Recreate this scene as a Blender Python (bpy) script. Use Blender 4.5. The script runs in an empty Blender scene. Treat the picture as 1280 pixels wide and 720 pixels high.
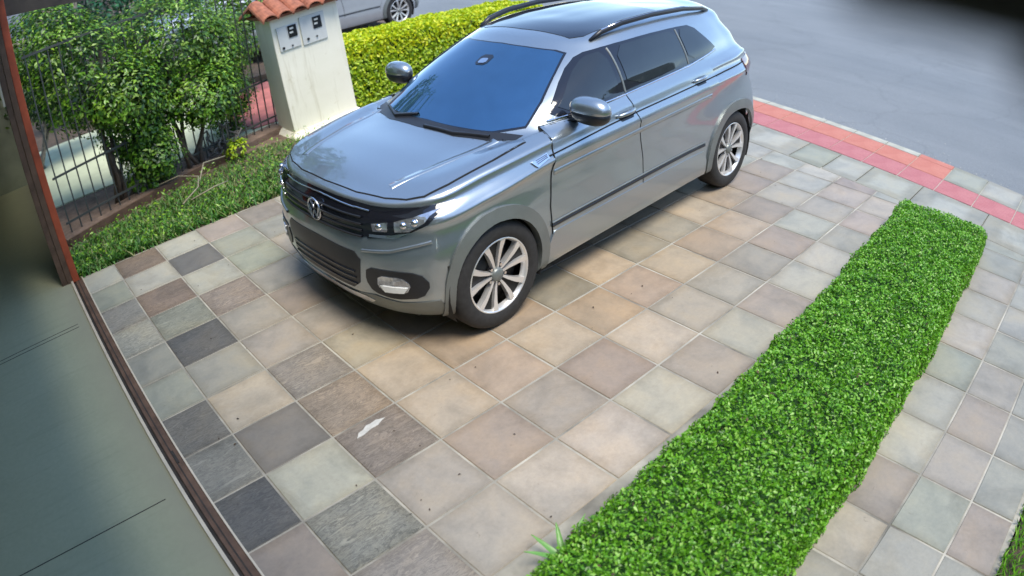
import bpy, bmesh, math, random
import numpy as np
from mathutils import Vector, Matrix
from mathutils.bvhtree import BVHTree

random.seed(7); RNG = np.random.default_rng(7)
D = bpy.data; SC = bpy.context.scene; COL = SC.collection
R = math.radians

# ------------------------------------------------------------------ camera, world, sun, exposure
def make_camera():
    cd = D.cameras.new('camera'); cam = D.objects.new('camera', cd); COL.objects.link(cam)
    right = Vector((0.736, -0.675, -0.055)); fwd = Vector((0.557, 0.649, -0.517)).normalized()
    right = (right - fwd * right.dot(fwd)).normalized(); up = right.cross(fwd)
    m = Matrix((right, up, -fwd)).transposed().to_4x4()
    m.translation = Vector((-1.3364, -3.3162, 2.3303))
    cam.matrix_world = m
    cd.type = 'PANO'; cd.sensor_width = 36.0; cd.clip_start = 0.01; cd.clip_end = 2000
    cy = cd.cycles if hasattr(cd, 'cycles') else cd
    cy.panorama_type = 'FISHEYE_LENS_POLYNOMIAL'
    f = 891.0 * 36.0 / 1280.0; k = -0.026
    cy.fisheye_fov = R(170)
    cy.fisheye_polynomial_k0 = 0.0
    cy.fisheye_polynomial_k1 = -1.0 / f
    cy.fisheye_polynomial_k2 = 0.0
    cy.fisheye_polynomial_k3 = k / f ** 3
    cy.fisheye_polynomial_k4 = 0.0
    cd.dof.use_dof = True; cd.dof.focus_distance = 4.6; cd.dof.aperture_fstop = 3.4
    SC.camera = cam
make_camera()

SUN_EL, SUN_AZ = 67.0, -93.0            # azimuth measured from +x towards +y
w = D.worlds.new('World'); SC.world = w; w.use_nodes = True
wn = w.node_tree; bg = wn.nodes['Background']
sky = wn.nodes.new('ShaderNodeTexSky'); sky.sky_type = 'NISHITA'; sky.sun_disc = False
sky.sun_elevation = R(SUN_EL); sky.sun_rotation = R(90 - SUN_AZ)
sky.air_density = 1.0; sky.dust_density = 0.3; sky.ozone_density = 2.0
wn.links.new(sky.outputs['Color'], bg.inputs['Color']); bg.inputs['Strength'].default_value = 0.15
sl = D.lights.new('sun', 'SUN'); sl.energy = 2.0; sl.angle = R(28); sl.color = (1.0, 0.925, 0.80)
so = D.objects.new('sun', sl); COL.objects.link(so)
sd = Vector((math.cos(R(SUN_EL)) * math.cos(R(SUN_AZ)), math.cos(R(SUN_EL)) * math.sin(R(SUN_AZ)), math.sin(R(SUN_EL))))
so.rotation_euler = sd.to_track_quat('Z', 'Y').to_euler(); so.location = (0, -4, 12)
SC.view_settings.view_transform = 'Standard'; SC.view_settings.look = 'None'
SC.view_settings.exposure = 1.25; SC.view_settings.gamma = 1.0
SC.cycles.max_bounces = 6

# ------------------------------------------------------------------ materials
MATS = {}
def nmat(name):
    m = D.materials.new(name); m.use_nodes = True; MATS[name] = m
    nt = m.node_tree; return m, nt, nt.nodes['Principled BSDF']
def lnk(nt, a, b): nt.links.new(a, b)
def node(nt, t, **kw):
    n = nt.nodes.new(t)
    for k, v in kw.items():
        if k in n.inputs: n.inputs[k].default_value = v
        else: setattr(n, k, v)
    return n
def ramp(nt, fac, stops):
    r = nt.nodes.new('ShaderNodeValToRGB'); e = r.color_ramp.elements
    while len(e) < len(stops): e.new(0.5)
    for i, (p, c) in enumerate(stops):
        e[i].position = p; e[i].color = (*c, 1) if len(c) == 3 else c
    lnk(nt, fac, r.inputs['Fac']); return r.outputs['Color']
def mixc(nt, fac, a, b, mode='MIX'):
    n = nt.nodes.new('ShaderNodeMix'); n.data_type = 'RGBA'; n.blend_type = mode
    for s, v in ((n.inputs[0], fac), (n.inputs[6], a), (n.inputs[7], b)):
        if hasattr(v, 'is_linked') or hasattr(v, 'links'): lnk(nt, v, s)
        elif isinstance(v, (int, float)): s.default_value = v
        else: s.default_value = (*v, 1) if len(v) == 3 else v
    return n.outputs[2]
def noise(nt, scale, detail=4, rough=0.6, vec=None, dist=0.0):
    n = node(nt, 'ShaderNodeTexNoise', Scale=scale, Detail=detail, Roughness=rough, Distortion=dist)
    if vec is not None: lnk(nt, vec, n.inputs['Vector'])
    return n.outputs['Fac']
def gcoord(nt):
    return nt.nodes.new('ShaderNodeTexCoord').outputs['Object']
def bump(nt, bs, h, strength=0.3, dist=0.01):
    b = node(nt, 'ShaderNodeBump', Strength=strength, Distance=dist)
    lnk(nt, h, b.inputs['Height']); lnk(nt, b.outputs['Normal'], bs.inputs['Normal'])
def plain(name, c, rough=0.5, metal=0.0, var=0.15, vscale=8.0, coat=0.0, spec=0.5, bs_=0.0, ior=None):
    m, nt, b = nmat(name)
    f = noise(nt, vscale, 5, 0.6, gcoord(nt))
    lo = tuple(x * (1 - var) for x in c); hi = tuple(min(1, x * (1 + var)) for x in c)
    lnk(nt, ramp(nt, f, [(0.3, lo), (0.7, hi)]), b.inputs['Base Color'])
    b.inputs['Roughness'].default_value = rough; b.inputs['Metallic'].default_value = metal
    b.inputs['Coat Weight'].default_value = coat; b.inputs['Coat Roughness'].default_value = 0.03
    b.inputs['Specular IOR Level'].default_value = spec
    if ior: b.inputs['IOR'].default_value = ior
    if bs_: bump(nt, b, noise(nt, vscale * 6, 6, 0.7, gcoord(nt)), bs_, 0.01)
    return m

def slate():
    m, nt, b = nmat('slate')
    oi = nt.nodes.new('ShaderNodeObjectInfo')
    tc = gcoord(nt)
    mul = node(nt, 'ShaderNodeVectorMath', operation='MULTIPLY'); lnk(nt, oi.outputs['Random'], mul.inputs[0]); mul.inputs[1].default_value = (37, 91, 53)
    add = node(nt, 'ShaderNodeVectorMath', operation='ADD'); lnk(nt, tc, add.inputs[0]); lnk(nt, mul.outputs[0], add.inputs[1])
    v = add.outputs[0]
    big = noise(nt, 3.2, 5, 0.6, v, 0.4); fine = noise(nt, 45, 6, 0.75, v)
    st = node(nt, 'ShaderNodeMapping'); lnk(nt, v, st.inputs['Vector']); st.inputs['Rotation'].default_value = (0, 0, R(28)); st.inputs['Scale'].default_value = (1.0, 4.5, 1)
    streak = noise(nt, 7.0, 8, 0.72, st.outputs['Vector'], 1.2)
    c = oi.outputs['Color']
    c1 = mixc(nt, 1.0, c, ramp(nt, big, [(0.25, (0.74, 0.77, 0.80)), (0.5, (1, 1, 1)), (0.78, (1.13, 1.06, 0.95))]), 'MULTIPLY')
    c2 = mixc(nt, 1.0, c1, ramp(nt, fine, [(0.25, (0.88, 0.88, 0.88)), (0.75, (1.1, 1.1, 1.1))]), 'MULTIPLY')
    # cleft layers: dark ragged seams, strength set per tile through the colour's alpha
    seam = ramp(nt, streak, [(0.40, (0, 0, 0)), (0.47, (1, 1, 1)), (0.53, (0.1, 0.1, 0.1)), (0.60, (0.75, 0.75, 0.75)), (0.68, (0, 0, 0))])
    fm = node(nt, 'ShaderNodeMath', operation='MULTIPLY'); lnk(nt, seam, fm.inputs[0]); lnk(nt, oi.outputs['Alpha'], fm.inputs[1])
    c3 = mixc(nt, fm.outputs[0], c2, mixc(nt, 1.0, c2, (0.36, 0.36, 0.38), 'MULTIPLY'))
    sxyz = nt.nodes.new('ShaderNodeSeparateXYZ'); lnk(nt, tc, sxyz.inputs[0])
    ax_ = node(nt, 'ShaderNodeMath', operation='ABSOLUTE'); lnk(nt, sxyz.outputs['X'], ax_.inputs[0]); ay_ = node(nt, 'ShaderNodeMath', operation='ABSOLUTE'); lnk(nt, sxyz.outputs['Y'], ay_.inputs[0])
    mxx = node(nt, 'ShaderNodeMath', operation='MAXIMUM'); lnk(nt, ax_.outputs[0], mxx.inputs[0]); lnk(nt, ay_.outputs[0], mxx.inputs[1])
    en = node(nt, 'ShaderNodeMath', operation='MULTIPLY_ADD'); lnk(nt, noise(nt, 16, 5, 0.7, v), en.inputs[0]); en.inputs[1].default_value = 0.07; lnk(nt, mxx.outputs[0], en.inputs[2])
    c3 = mixc(nt, 1.0, c3, ramp(nt, en.outputs[0], [(0.17, (1, 1, 1)), (0.235, (0.80, 0.78, 0.74))]), 'MULTIPLY')
    gpos = nt.nodes.new('ShaderNodeNewGeometry').outputs['Position']
    c3 = mixc(nt, 1.0, c3, ramp(nt, noise(nt, 2.1, 7, 0.72, gpos, 1.0), [(0.32, (0.83, 0.82, 0.80)), (0.5, (1, 1, 1)), (0.7, (1.07, 1.06, 1.03))]), 'MULTIPLY')
    c3 = mixc(nt, 1.0, c3, ramp(nt, noise(nt, 11, 6, 0.8, gpos, 2.0), [(0.30, (0.72, 0.70, 0.68)), (0.37, (1, 1, 1))]), 'MULTIPLY')
    # brown earth stain spreading over the middle of the drive (world scale)
    geo = nt.nodes.new('ShaderNodeNewGeometry')
    wst = noise(nt, 1.1, 4, 0.6, geo.outputs['Position'], 0.6)
    sx = node(nt, 'ShaderNodeVectorMath', operation='DISTANCE'); lnk(nt, geo.outputs['Position'], sx.inputs[0]); sx.inputs[1].default_value = (1.55, -0.55, 0)
    mr = node(nt, 'ShaderNodeMapRange'); lnk(nt, sx.outputs['Value'], mr.inputs['Value'])
    mr.inputs['From Min'].default_value = 2.6; mr.inputs['From Max'].default_value = 0.4; mr.inputs['To Min'].default_value = 0; mr.inputs['To Max'].default_value = 0.95
    f2 = node(nt, 'ShaderNodeMath', operation='MULTIPLY'); lnk(nt, mr.outputs[0], f2.inputs[0]); lnk(nt, ramp(nt, wst, [(0.25, (0.5, 0.5, 0.5)), (0.65, (1, 1, 1))]), f2.inputs[1])
    c4 = mixc(nt, f2.outputs[0], c3, mixc(nt, 1.0, c3, (1.0, 0.84, 0.68), 'MULTIPLY'))
    lnk(nt, c4, b.inputs['Base Color'])
    lnk(nt, ramp(nt, fine, [(0.2, (0.42,) * 3), (0.8, (0.66,) * 3)]), b.inputs['Roughness'])
    h = mixc(nt, 0.5, streak, fine); bump(nt, b, h, 0.22, 0.006)
    return m
slate()

def leafmat(name, cols, rough=0.45, trans=0.25):
    m, nt, b = nmat(name)
    g = nt.nodes.new('ShaderNodeNewGeometry')
    n = len(cols)
    c = ramp(nt, g.outputs['Random Per Island'], [(i / max(1, n - 1), x) for i, x in enumerate(cols)])
    lnk(nt, c, b.inputs['Base Color']); b.inputs['Roughness'].default_value = rough
    t = nt.nodes.new('ShaderNodeBsdfTranslucent'); lnk(nt, c, t.inputs['Color'])
    mx = nt.nodes.new('ShaderNodeMixShader'); mx.inputs[0].default_value = trans
    out = nt.nodes['Material Output']
    lnk(nt, b.outputs[0], mx.inputs[1]); lnk(nt, t.outputs[0], mx.inputs[2]); lnk(nt, mx.outputs[0], out.inputs['Surface'])
    return m
leafmat('leaf_hedge', [(0.04, 0.14, 0.006), (0.10, 0.29, 0.014), (0.15, 0.41, 0.022), (0.19, 0.47, 0.03), (0.34, 0.58, 0.11)], 0.34, 0.32)
leafmat('leaf_gold', [(0.36, 0.52, 0.01), (0.56, 0.66, 0.012), (0.72, 0.68, 0.015), (0.48, 0.64, 0.012)])
leafmat('leaf_lime', [(0.22, 0.38, 0.012), (0.36, 0.52, 0.015), (0.52, 0.62, 0.02)])
leafmat('leaf_shrub', [(0.012, 0.04, 0.008), (0.03, 0.10, 0.012), (0.09, 0.21, 0.018), (0.26, 0.40, 0.07)], 0.4)
leafmat('leaf_fresh', [(0.07, 0.19, 0.012), (0.15, 0.34, 0.02), (0.28, 0.46, 0.04)], 0.35)
leafmat('leaf_dark', [(0.012, 0.035, 0.012), (0.02, 0.06, 0.018), (0.035, 0.10, 0.03)], 0.5)
leafmat('leaf_blue', [(0.01, 0.06, 0.03), (0.02, 0.11, 0.05), (0.03, 0.17, 0.06)], 0.5)
leafmat('leaf_grass', [(0.02, 0.08, 0.012), (0.05, 0.18, 0.02), (0.10, 0.28, 0.035), (0.30, 0.30, 0.12)], 0.5)
leafmat('leaf_agave', [(0.12, 0.33, 0.06), (0.2, 0.42, 0.12)], 0.35)
leafmat('leaf_dry', [(0.10, 0.06, 0.03), (0.03, 0.02, 0.015)], 0.7, 0.1)

plain('soil', (0.07, 0.05, 0.035), 0.9, var=0.5, vscale=14, bs_=0.8)
plain('earth', (0.16, 0.11, 0.08), 0.9, var=0.4, vscale=9, bs_=0.8)
plain('mortar', (0.29, 0.275, 0.23), 0.85, var=0.6, vscale=2.5, bs_=0.4)
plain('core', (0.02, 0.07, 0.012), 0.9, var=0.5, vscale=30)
plain('twig', (0.09, 0.065, 0.045), 0.8, var=0.4, vscale=30)
plain('bark', (0.23, 0.2, 0.17), 0.85, var=0.5, vscale=25, bs_=0.6)
plain('pale_twig', (0.28, 0.25, 0.17), 0.8, var=0.3, vscale=20)
plain('cement', (0.33, 0.33, 0.30), 0.8, var=0.25, vscale=5, bs_=0.3)
plain('kerb_paint', (0.36, 0.355, 0.29), 0.7, var=0.25, vscale=5, bs_=0.2)
plain('slab_pale', (0.50, 0.54, 0.38), 0.8, var=0.15, vscale=2, bs_=0.2)
plain('fence_iron', (0.07, 0.075, 0.07), 0.5, 0.3)
plain('orange_wood', (0.30, 0.062, 0.025), 0.5, var=0.35, vscale=6)
plain('brown_wood', (0.10, 0.06, 0.038), 0.55, var=0.4, vscale=8)
plain('dark_wood', (0.035, 0.028, 0.022), 0.6, var=0.4, vscale=8)
plain('frame_white', (0.60, 0.54, 0.42), 0.35, 0.2, var=0.12, vscale=8)
plain('channel_dark', (0.028, 0.024, 0.02), 0.7, var=0.5, vscale=10)
plain('wall_dark', (0.40, 0.44, 0.35), 0.8, var=0.2, vscale=3, bs_=0.15)
plain('house_paint', (0.5, 0.48, 0.42), 0.8, var=0.1, vscale=3)
plain('house_grey', (0.30, 0.30, 0.27), 0.8, var=0.3, vscale=1.5)
plain('clay', (0.33, 0.115, 0.06), 0.7, var=0.4, vscale=14, bs_=0.3)
plain('meter_dark', (0.015, 0.016, 0.018), 0.15)
plain('meter_panel', (0.60, 0.61, 0.57), 0.4, var=0.05)
plain('chrome', (0.75, 0.75, 0.78), 0.12, 1.0, var=0.05)
plain('alloy', (0.80, 0.79, 0.77), 0.3, 0.7, var=0.06)
plain('alloy_dark', (0.008, 0.008, 0.008), 0.6, 0.0)
plain('rubber', (0.022, 0.021, 0.02), 0.75, var=0.3, vscale=30)
plain('black_plastic', (0.016, 0.017, 0.02), 0.35, var=0.15)
plain('black_gloss', (0.008, 0.009, 0.014), 0.06, coat=0.5)
plain('gap', (0.004, 0.004, 0.004), 0.9)
plain('cladding', (0.19, 0.205, 0.195), 0.4, 0.45, var=0.08)
plain('glass', (0.012, 0.016, 0.018), 0.03, var=0.1, ior=1.75)
plain('windscreen', (0.07, 0.175, 0.315), 0.02, 0.75, var=0.05)
plain('lamp_lens', (0.55, 0.58, 0.62), 0.05, 0.85, var=0.5, vscale=22)
plain('fog_lens', (0.88, 0.88, 0.84), 0.15, 0.0, var=0.08, vscale=14)
plain('tail_red', (0.10, 0.006, 0.012), 0.08, coat=1)
plain('silver_paint', (0.40, 0.42, 0.44), 0.3, 0.5, coat=1, var=0.04)
plain('white_paint', (0.78, 0.80, 0.84), 0.3, 0.0, coat=1, var=0.04)
plain('roof_slate', (0.10, 0.11, 0.13), 0.7, var=0.3, vscale=12)
plain('cream', (0.66, 0.58, 0.42), 0.7, var=0.1)
plain('red_floor', (0.40, 0.13, 0.11), 0.7, var=0.25, vscale=5)
plain('chip', (0.72, 0.72, 0.70), 0.8, var=0.1, vscale=30)
plain('flake', (0.44, 0.435, 0.40), 0.7, var=0.15, vscale=20)

def paint():
    m, nt, b = nmat('car_paint')
    f = noise(nt, 900, 2, 0.5, gcoord(nt))
    lnk(nt, ramp(nt, f, [(0.3, (0.29, 0.335, 0.36)), (0.7, (0.37, 0.42, 0.45))]), b.inputs['Base Color'])
    b.inputs['Metallic'].default_value = 0.85; b.inputs['Roughness'].default_value = 0.33
    b.inputs['Coat Weight'].default_value = 1.0; b.inputs['Coat Roughness'].default_value = 0.04; b.inputs['Coat IOR'].default_value = 1.9
paint()
def floor_mat():
    m, nt, b = nmat('painted_floor')
    tc = gcoord(nt); f = noise(nt, 1.6, 6, 0.65, tc, 0.5); g = noise(nt, 30, 5, 0.7, tc)
    c = mixc(nt, 0.25, ramp(nt, f, [(0.3, (0.44, 0.45, 0.29)), (0.7, (0.50, 0.51, 0.335))]), ramp(nt, g, [(0.3, (0.36, 0.38, 0.24)), (0.7, (0.58, 0.58, 0.39))]))
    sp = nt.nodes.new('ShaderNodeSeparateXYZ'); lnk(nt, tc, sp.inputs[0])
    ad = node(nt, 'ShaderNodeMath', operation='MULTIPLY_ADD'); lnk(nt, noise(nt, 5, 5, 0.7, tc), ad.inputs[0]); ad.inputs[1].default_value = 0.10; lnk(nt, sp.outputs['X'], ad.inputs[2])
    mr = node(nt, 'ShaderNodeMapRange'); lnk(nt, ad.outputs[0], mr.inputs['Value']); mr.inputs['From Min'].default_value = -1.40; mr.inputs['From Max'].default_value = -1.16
    sc_ = node(nt, 'ShaderNodeMapping'); lnk(nt, tc, sc_.inputs['Vector']); sc_.inputs['Rotation'].default_value = (0, 0, R(24)); sc_.inputs['Scale'].default_value = (0.6, 14, 1)
    c = mixc(nt, 1.0, c, ramp(nt, noise(nt, 1.6, 5, 0.6, sc_.outputs['Vector']), [(0.34, (0.80, 0.81, 0.79)), (0.44, (0.86, 0.87, 0.85)), (0.64, (0.86, 0.87, 0.85)), (0.70, (0.91, 0.91, 0.89))]), 'MULTIPLY')
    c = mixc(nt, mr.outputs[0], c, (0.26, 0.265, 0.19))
    lnk(nt, c, b.inputs['Base Color']); lnk(nt, ramp(nt, f, [(0.2, (0.55,) * 3), (0.8, (0.75,) * 3)]), b.inputs['Roughness'])
    bump(nt, b, g, 0.05, 0.004)
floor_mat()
def asphalt():
    m, nt, b = nmat('asphalt')
    tc = gcoord(nt); f = noise(nt, 0.5, 6, 0.65, tc, 0.5); g = noise(nt, 60, 6, 0.8, tc)
    wv = node(nt, 'ShaderNodeMapping'); lnk(nt, tc, wv.inputs['Vector']); wv.inputs['Scale'].default_value = (1, 0.12, 1); wv.inputs['Rotation'].default_value = (0, 0, R(8))
    s = noise(nt, 2.2, 6, 0.7, wv.outputs['Vector'])
    c = mixc(nt, 0.4, ramp(nt, f, [(0.3, (0.135, 0.15, 0.158)), (0.7, (0.17, 0.185, 0.193))]), ramp(nt, s, [(0.3, (0.125, 0.138, 0.148)), (0.7, (0.20, 0.212, 0.218))]))
    c = mixc(nt, 1.0, c, ramp(nt, g, [(0.3, (0.8,) * 3), (0.7, (1.2,) * 3)]), 'MULTIPLY')
    vo = node(nt, 'ShaderNodeTexVoronoi', feature='DISTANCE_TO_EDGE', Scale=0.42); vd = node(nt, 'ShaderNodeVectorMath', operation='ADD'); lnk(nt, tc, vd.inputs[0])
    nz = node(nt, 'ShaderNodeTexNoise', Scale=1.3, Detail=5.0); lnk(nt, tc, nz.inputs['Vector']); lnk(nt, nz.outputs['Color'], vd.inputs[1]); lnk(nt, vd.outputs[0], vo.inputs['Vector'])
    c = mixc(nt, 1.0, c, ramp(nt, vo.outputs['Distance'], [(0.0, (0.90,) * 3), (0.012, (0.97,) * 3), (0.02, (1, 1, 1))]), 'MULTIPLY')
    c = mixc(nt, 1.0, c, ramp(nt, noise(nt, 0.23, 3, 0.5, tc), [(0.42, (0.94, 0.95, 0.96)), (0.5, (1.02, 1.02, 1.02))]), 'MULTIPLY')
    lnk(nt, c, b.inputs['Base Color']); b.inputs['Roughness'].default_value = 0.75; bump(nt, b, g, 0.4, 0.01)
asphalt()
def paver_mat(name, a, c2, groove):
    m, nt, b = nmat(name)
    tc = gcoord(nt); f = noise(nt, 4, 6, 0.7, tc); g = noise(nt, 50, 5, 0.7, tc)
    c = mixc(nt, 1.0, ramp(nt, f, [(0.3, a), (0.7, c2)]), ramp(nt, g, [(0.3, (0.88,) * 3), (0.7, (1.1,) * 3)]), 'MULTIPLY')
    lnk(nt, c, b.inputs['Base Color']); b.inputs['Roughness'].default_value = 0.75
    if groove:
        wv = node(nt, 'ShaderNodeTexWave', Scale=9.0); lnk(nt, tc, wv.inputs['Vector']); bump(nt, b, wv.outputs['Fac'], 0.5, 0.01)
    else: bump(nt, b, g, 0.2, 0.005)
paver_mat('paver_pink', (0.35, 0.105, 0.115), (0.44, 0.17, 0.17), True)
paver_mat('paver_orange', (0.39, 0.12, 0.085), (0.47, 0.185, 0.135), False)
def white_plaster():
    m, nt, b = nmat('plaster')
    tc = gcoord(nt); f = noise(nt, 2.5, 5, 0.6, tc); g = noise(nt, 60, 5, 0.7, tc)
    lnk(nt, ramp(nt, f, [(0.3, (0.80, 0.76, 0.60)), (0.7, (0.86, 0.82, 0.67))]), b.inputs['Base Color']); b.inputs['Roughness'].default_value = 0.8
    bump(nt, b, g, 0.1, 0.004)
    old = b.inputs['Base Color'].links[0].from_socket
    mp_ = node(nt, 'ShaderNodeMapping'); lnk(nt, tc, mp_.inputs['Vector']); mp_.inputs['Scale'].default_value = (9, 9, 0.9)
    st_ = mixc(nt, 1.0, old, ramp(nt, noise(nt, 1.0, 6, 0.7, mp_.outputs['Vector']), [(0.30, (0.80, 0.78, 0.72)), (0.46, (1, 1, 1))]), 'MULTIPLY')
    lnk(nt, mixc(nt, 1.0, st_, ramp(nt, noise(nt, 7, 6, 0.75, tc), [(0.30, (0.86, 0.84, 0.78)), (0.40, (1, 1, 1))]), 'MULTIPLY'), b.inputs['Base Color'])
white_plaster()
M = MATS

# ------------------------------------------------------------------ object helpers
def meshobj(name, verts, faces, mat, parent=None, smooth=False, kind=None):
    me = D.meshes.new(name); me.from_pydata([tuple(v) for v in verts], [], [tuple(f) for f in faces]); me.update()
    if mat is not None: me.materials.append(M[mat] if isinstance(mat, str) else mat)
    if smooth: me.polygons.foreach_set('use_smooth', [True] * len(me.polygons))
    o = D.objects.new(name, me); COL.objects.link(o)
    if parent is not None: o.parent = parent
    if kind: o['kind'] = kind
    return o
def bmobj(name, bm, mat, parent=None, smooth=False, kind=None):
    me = D.meshes.new(name); bm.normal_update(); bm.to_mesh(me); bm.free()
    me.materials.append(M[mat] if isinstance(mat, str) else mat)
    if smooth: me.polygons.foreach_set('use_smooth', [True] * len(me.polygons))
    o = D.objects.new(name, me); COL.objects.link(o)
    if parent is not None: o.parent = parent
    if kind: o['kind'] = kind
    return o
def thing(name, label, cat, loc=(0, 0, 0), rz=0.0, group=None):
    o = D.objects.new(name, None); COL.objects.link(o); o.location = loc; o.rotation_euler = (0, 0, rz)
    o['label'] = label; o['category'] = cat
    if group: o['group'] = group
    return o
def tag(o, label, cat, group=None):
    o['label'] = label; o['category'] = cat
    if group: o['group'] = group
    return o
def box_bm(bm, lo, hi, bevel=0.0, mat=None):
    c = [(a + b) / 2 for a, b in zip(lo, hi)]; s = [abs(b - a) for a, b in zip(lo, hi)]
    r = bmesh.ops.create_cube(bm, size=1.0); vs = r['verts']
    for v in vs: v.co = Vector((v.co.x * s[0] + c[0], v.co.y * s[1] + c[1], v.co.z * s[2] + c[2]))
    if bevel:
        es = list({e for v in vs for e in v.link_edges})
        bmesh.ops.bevel(bm, geom=es, offset=bevel, segments=2, affect='EDGES', profile=0.6)
    elif mat: 
        for v in vs: v.co = mat @ v.co
def box(name, lo, hi, mat, parent=None, bevel=0.0, kind=None):
    bm = bmesh.new(); box_bm(bm, lo, hi, bevel); return bmobj(name, bm, mat, parent, False, kind)
def tube_bm(bm, pts, rad, n=8, cap=True):
    pts = [Vector(p) for p in pts]; rads = rad if hasattr(rad, '__len__') else [rad] * len(pts)
    rings = []; prev = None
    for i, p in enumerate(pts):
        t = (pts[min(i + 1, len(pts) - 1)] - pts[max(i - 1, 0)]).normalized()
        if prev is None: u = t.orthogonal().normalized()
        else: u = (prev - t * prev.dot(t)); u = u.normalized() if u.length > 1e-6 else t.orthogonal().normalized()
        prev = u; v = t.cross(u)
        rings.append([bm.verts.new(p + (u * math.cos(a) + v * math.sin(a)) * rads[i]) for a in [2 * math.pi * k / n for k in range(n)]])
    for a, b in zip(rings, rings[1:]):
        for k in range(n): bm.faces.new((a[k], a[(k + 1) % n], b[(k + 1) % n], b[k]))
    if cap:
        bm.faces.new(rings[0][::-1]); bm.faces.new(rings[-1])
def tube(name, pts, rad, mat, parent=None, n=8, kind=None):
    bm = bmesh.new(); tube_bm(bm, pts, rad, n); return bmobj(name, bm, mat, parent, True, kind)
def prism_bm(bm, poly, z0, z1, inset=0.0, drop=0.0):
    """upright prism over a 2-D polygon, its top edge eased by inset/drop"""
    n = len(poly); c = Vector((sum(p[0] for p in poly) / n, sum(p[1] for p in poly) / n))
    def ring(k, z):
        out = []
        for p in poly:
            d = Vector((p[0], p[1])) - c; L = max(d.length, 1e-6); q = c + d * (1 - k / L); out.append(bm.verts.new((q.x, q.y, z)))
        return out
    rs = [ring(0, z0), ring(0, z1 - drop)] + ([ring(inset, z1)] if inset else [])
    for a, b in zip(rs, rs[1:]):
        for i in range(n): bm.faces.new((a[i], a[(i + 1) % n], b[(i + 1) % n], b[i]))
    bm.faces.new(rs[-1])
def clip(poly, a, b, c):
    """keep a*x + b*y <= c"""
    out = []
    for i in range(len(poly)):
        p, q = poly[i], poly[(i + 1) % len(poly)]
        dp, dq = a * p[0] + b * p[1] - c, a * q[0] + b * q[1] - c
        if dp <= 0: out.append(p)
        if (dp < 0 < dq) or (dq < 0 < dp):
            t = dp / (dp - dq); out.append((p[0] + (q[0] - p[0]) * t, p[1] + (q[1] - p[1]) * t))
    return out
def area(poly):
    return abs(sum(poly[i][0] * poly[(i + 1) % len(poly)][1] - poly[(i + 1) % len(poly)][0] * poly[i][1] for i in range(len(poly)))) / 2

def leaves(name, P, N, size, mat, parent=None, aspect=0.55, fold=0.25, kind='stuff', long_dir=None):
    """many small folded leaves: P centres, N rough normals, size per leaf"""
    n = len(P); P = np.asarray(P, float); N = np.asarray(N, float)
    N = N / (np.linalg.norm(N, axis=1)[:, None] + 1e-9)
    T = RNG.normal(size=(n, 3)) if long_dir is None else np.asarray(long_dir, float) + 0.3 * RNG.normal(size=(n, 3))
    T -= N * (T * N).sum(1)[:, None]; T /= np.linalg.norm(T, axis=1)[:, None] + 1e-9
    B = np.cross(N, T); s = np.broadcast_to(np.asarray(size, float), (n,))[:, None]
    w = s * aspect * 0.5
    v = np.stack([P - T * s * 0.5, P + B * w - T * s * 0.08 + N * w * fold, P + T * s * 0.5 - N * s * 0.1, P - B * w - T * s * 0.08 + N * w * fold], 1).reshape(-1, 3)
    i = np.arange(n)[:, None] * 4
    f = np.concatenate([i + [0, 1, 2], i + [0, 2, 3]], 1).reshape(-1)
    me = D.meshes.new(name); me.vertices.add(len(v)); me.vertices.foreach_set('co', v.ravel())
    me.loops.add(len(f)); me.loops.foreach_set('vertex_index', f.astype(np.int32))
    nf = len(f) // 3; me.polygons.add(nf); me.polygons.foreach_set('loop_start', np.arange(nf, dtype=np.int32) * 3)
    me.update(calc_edges=True); me.validate()
    me.materials.append(M[mat]); o = D.objects.new(name, me); COL.objects.link(o)
    if parent is not None: o.parent = parent
    if kind: o['kind'] = kind
    return o

T = 0.39                                    # side of one paving tile
XW = -2.85 * T                              # doorway threshold
# ------------------------------------------------------------------ SETTING: ground, road, soil
def sheet(name, poly, z, mat, t=0.05, kind='structure'):
    bm = bmesh.new(); prism_bm(bm, poly, z - t, z); return bmobj(name, bm, mat, None, False, kind)
xi = lambda y: 5.20 + 0.15 * y              # inner edge of the red paving
sheet('ground', [(-300, -300), (400, -300), (400, 300), (-300, 300)], -0.16, 'earth', 0.3)
xr = lambda y: xi(y) + 0.87
sheet('road', [(xr(-60) , -60), (60, -60), (60, 60), (xr(60), 60)], -0.105, 'asphalt', 0.04)
sheet('pavement_bed', [(xi(-9) + .86, -9), (xi(3.6) + .86, 3.6), (xi(3.6) - .6, 3.6), (xi(-9) - .6, -9)], -0.022, 'cement', 0.12)

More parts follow.
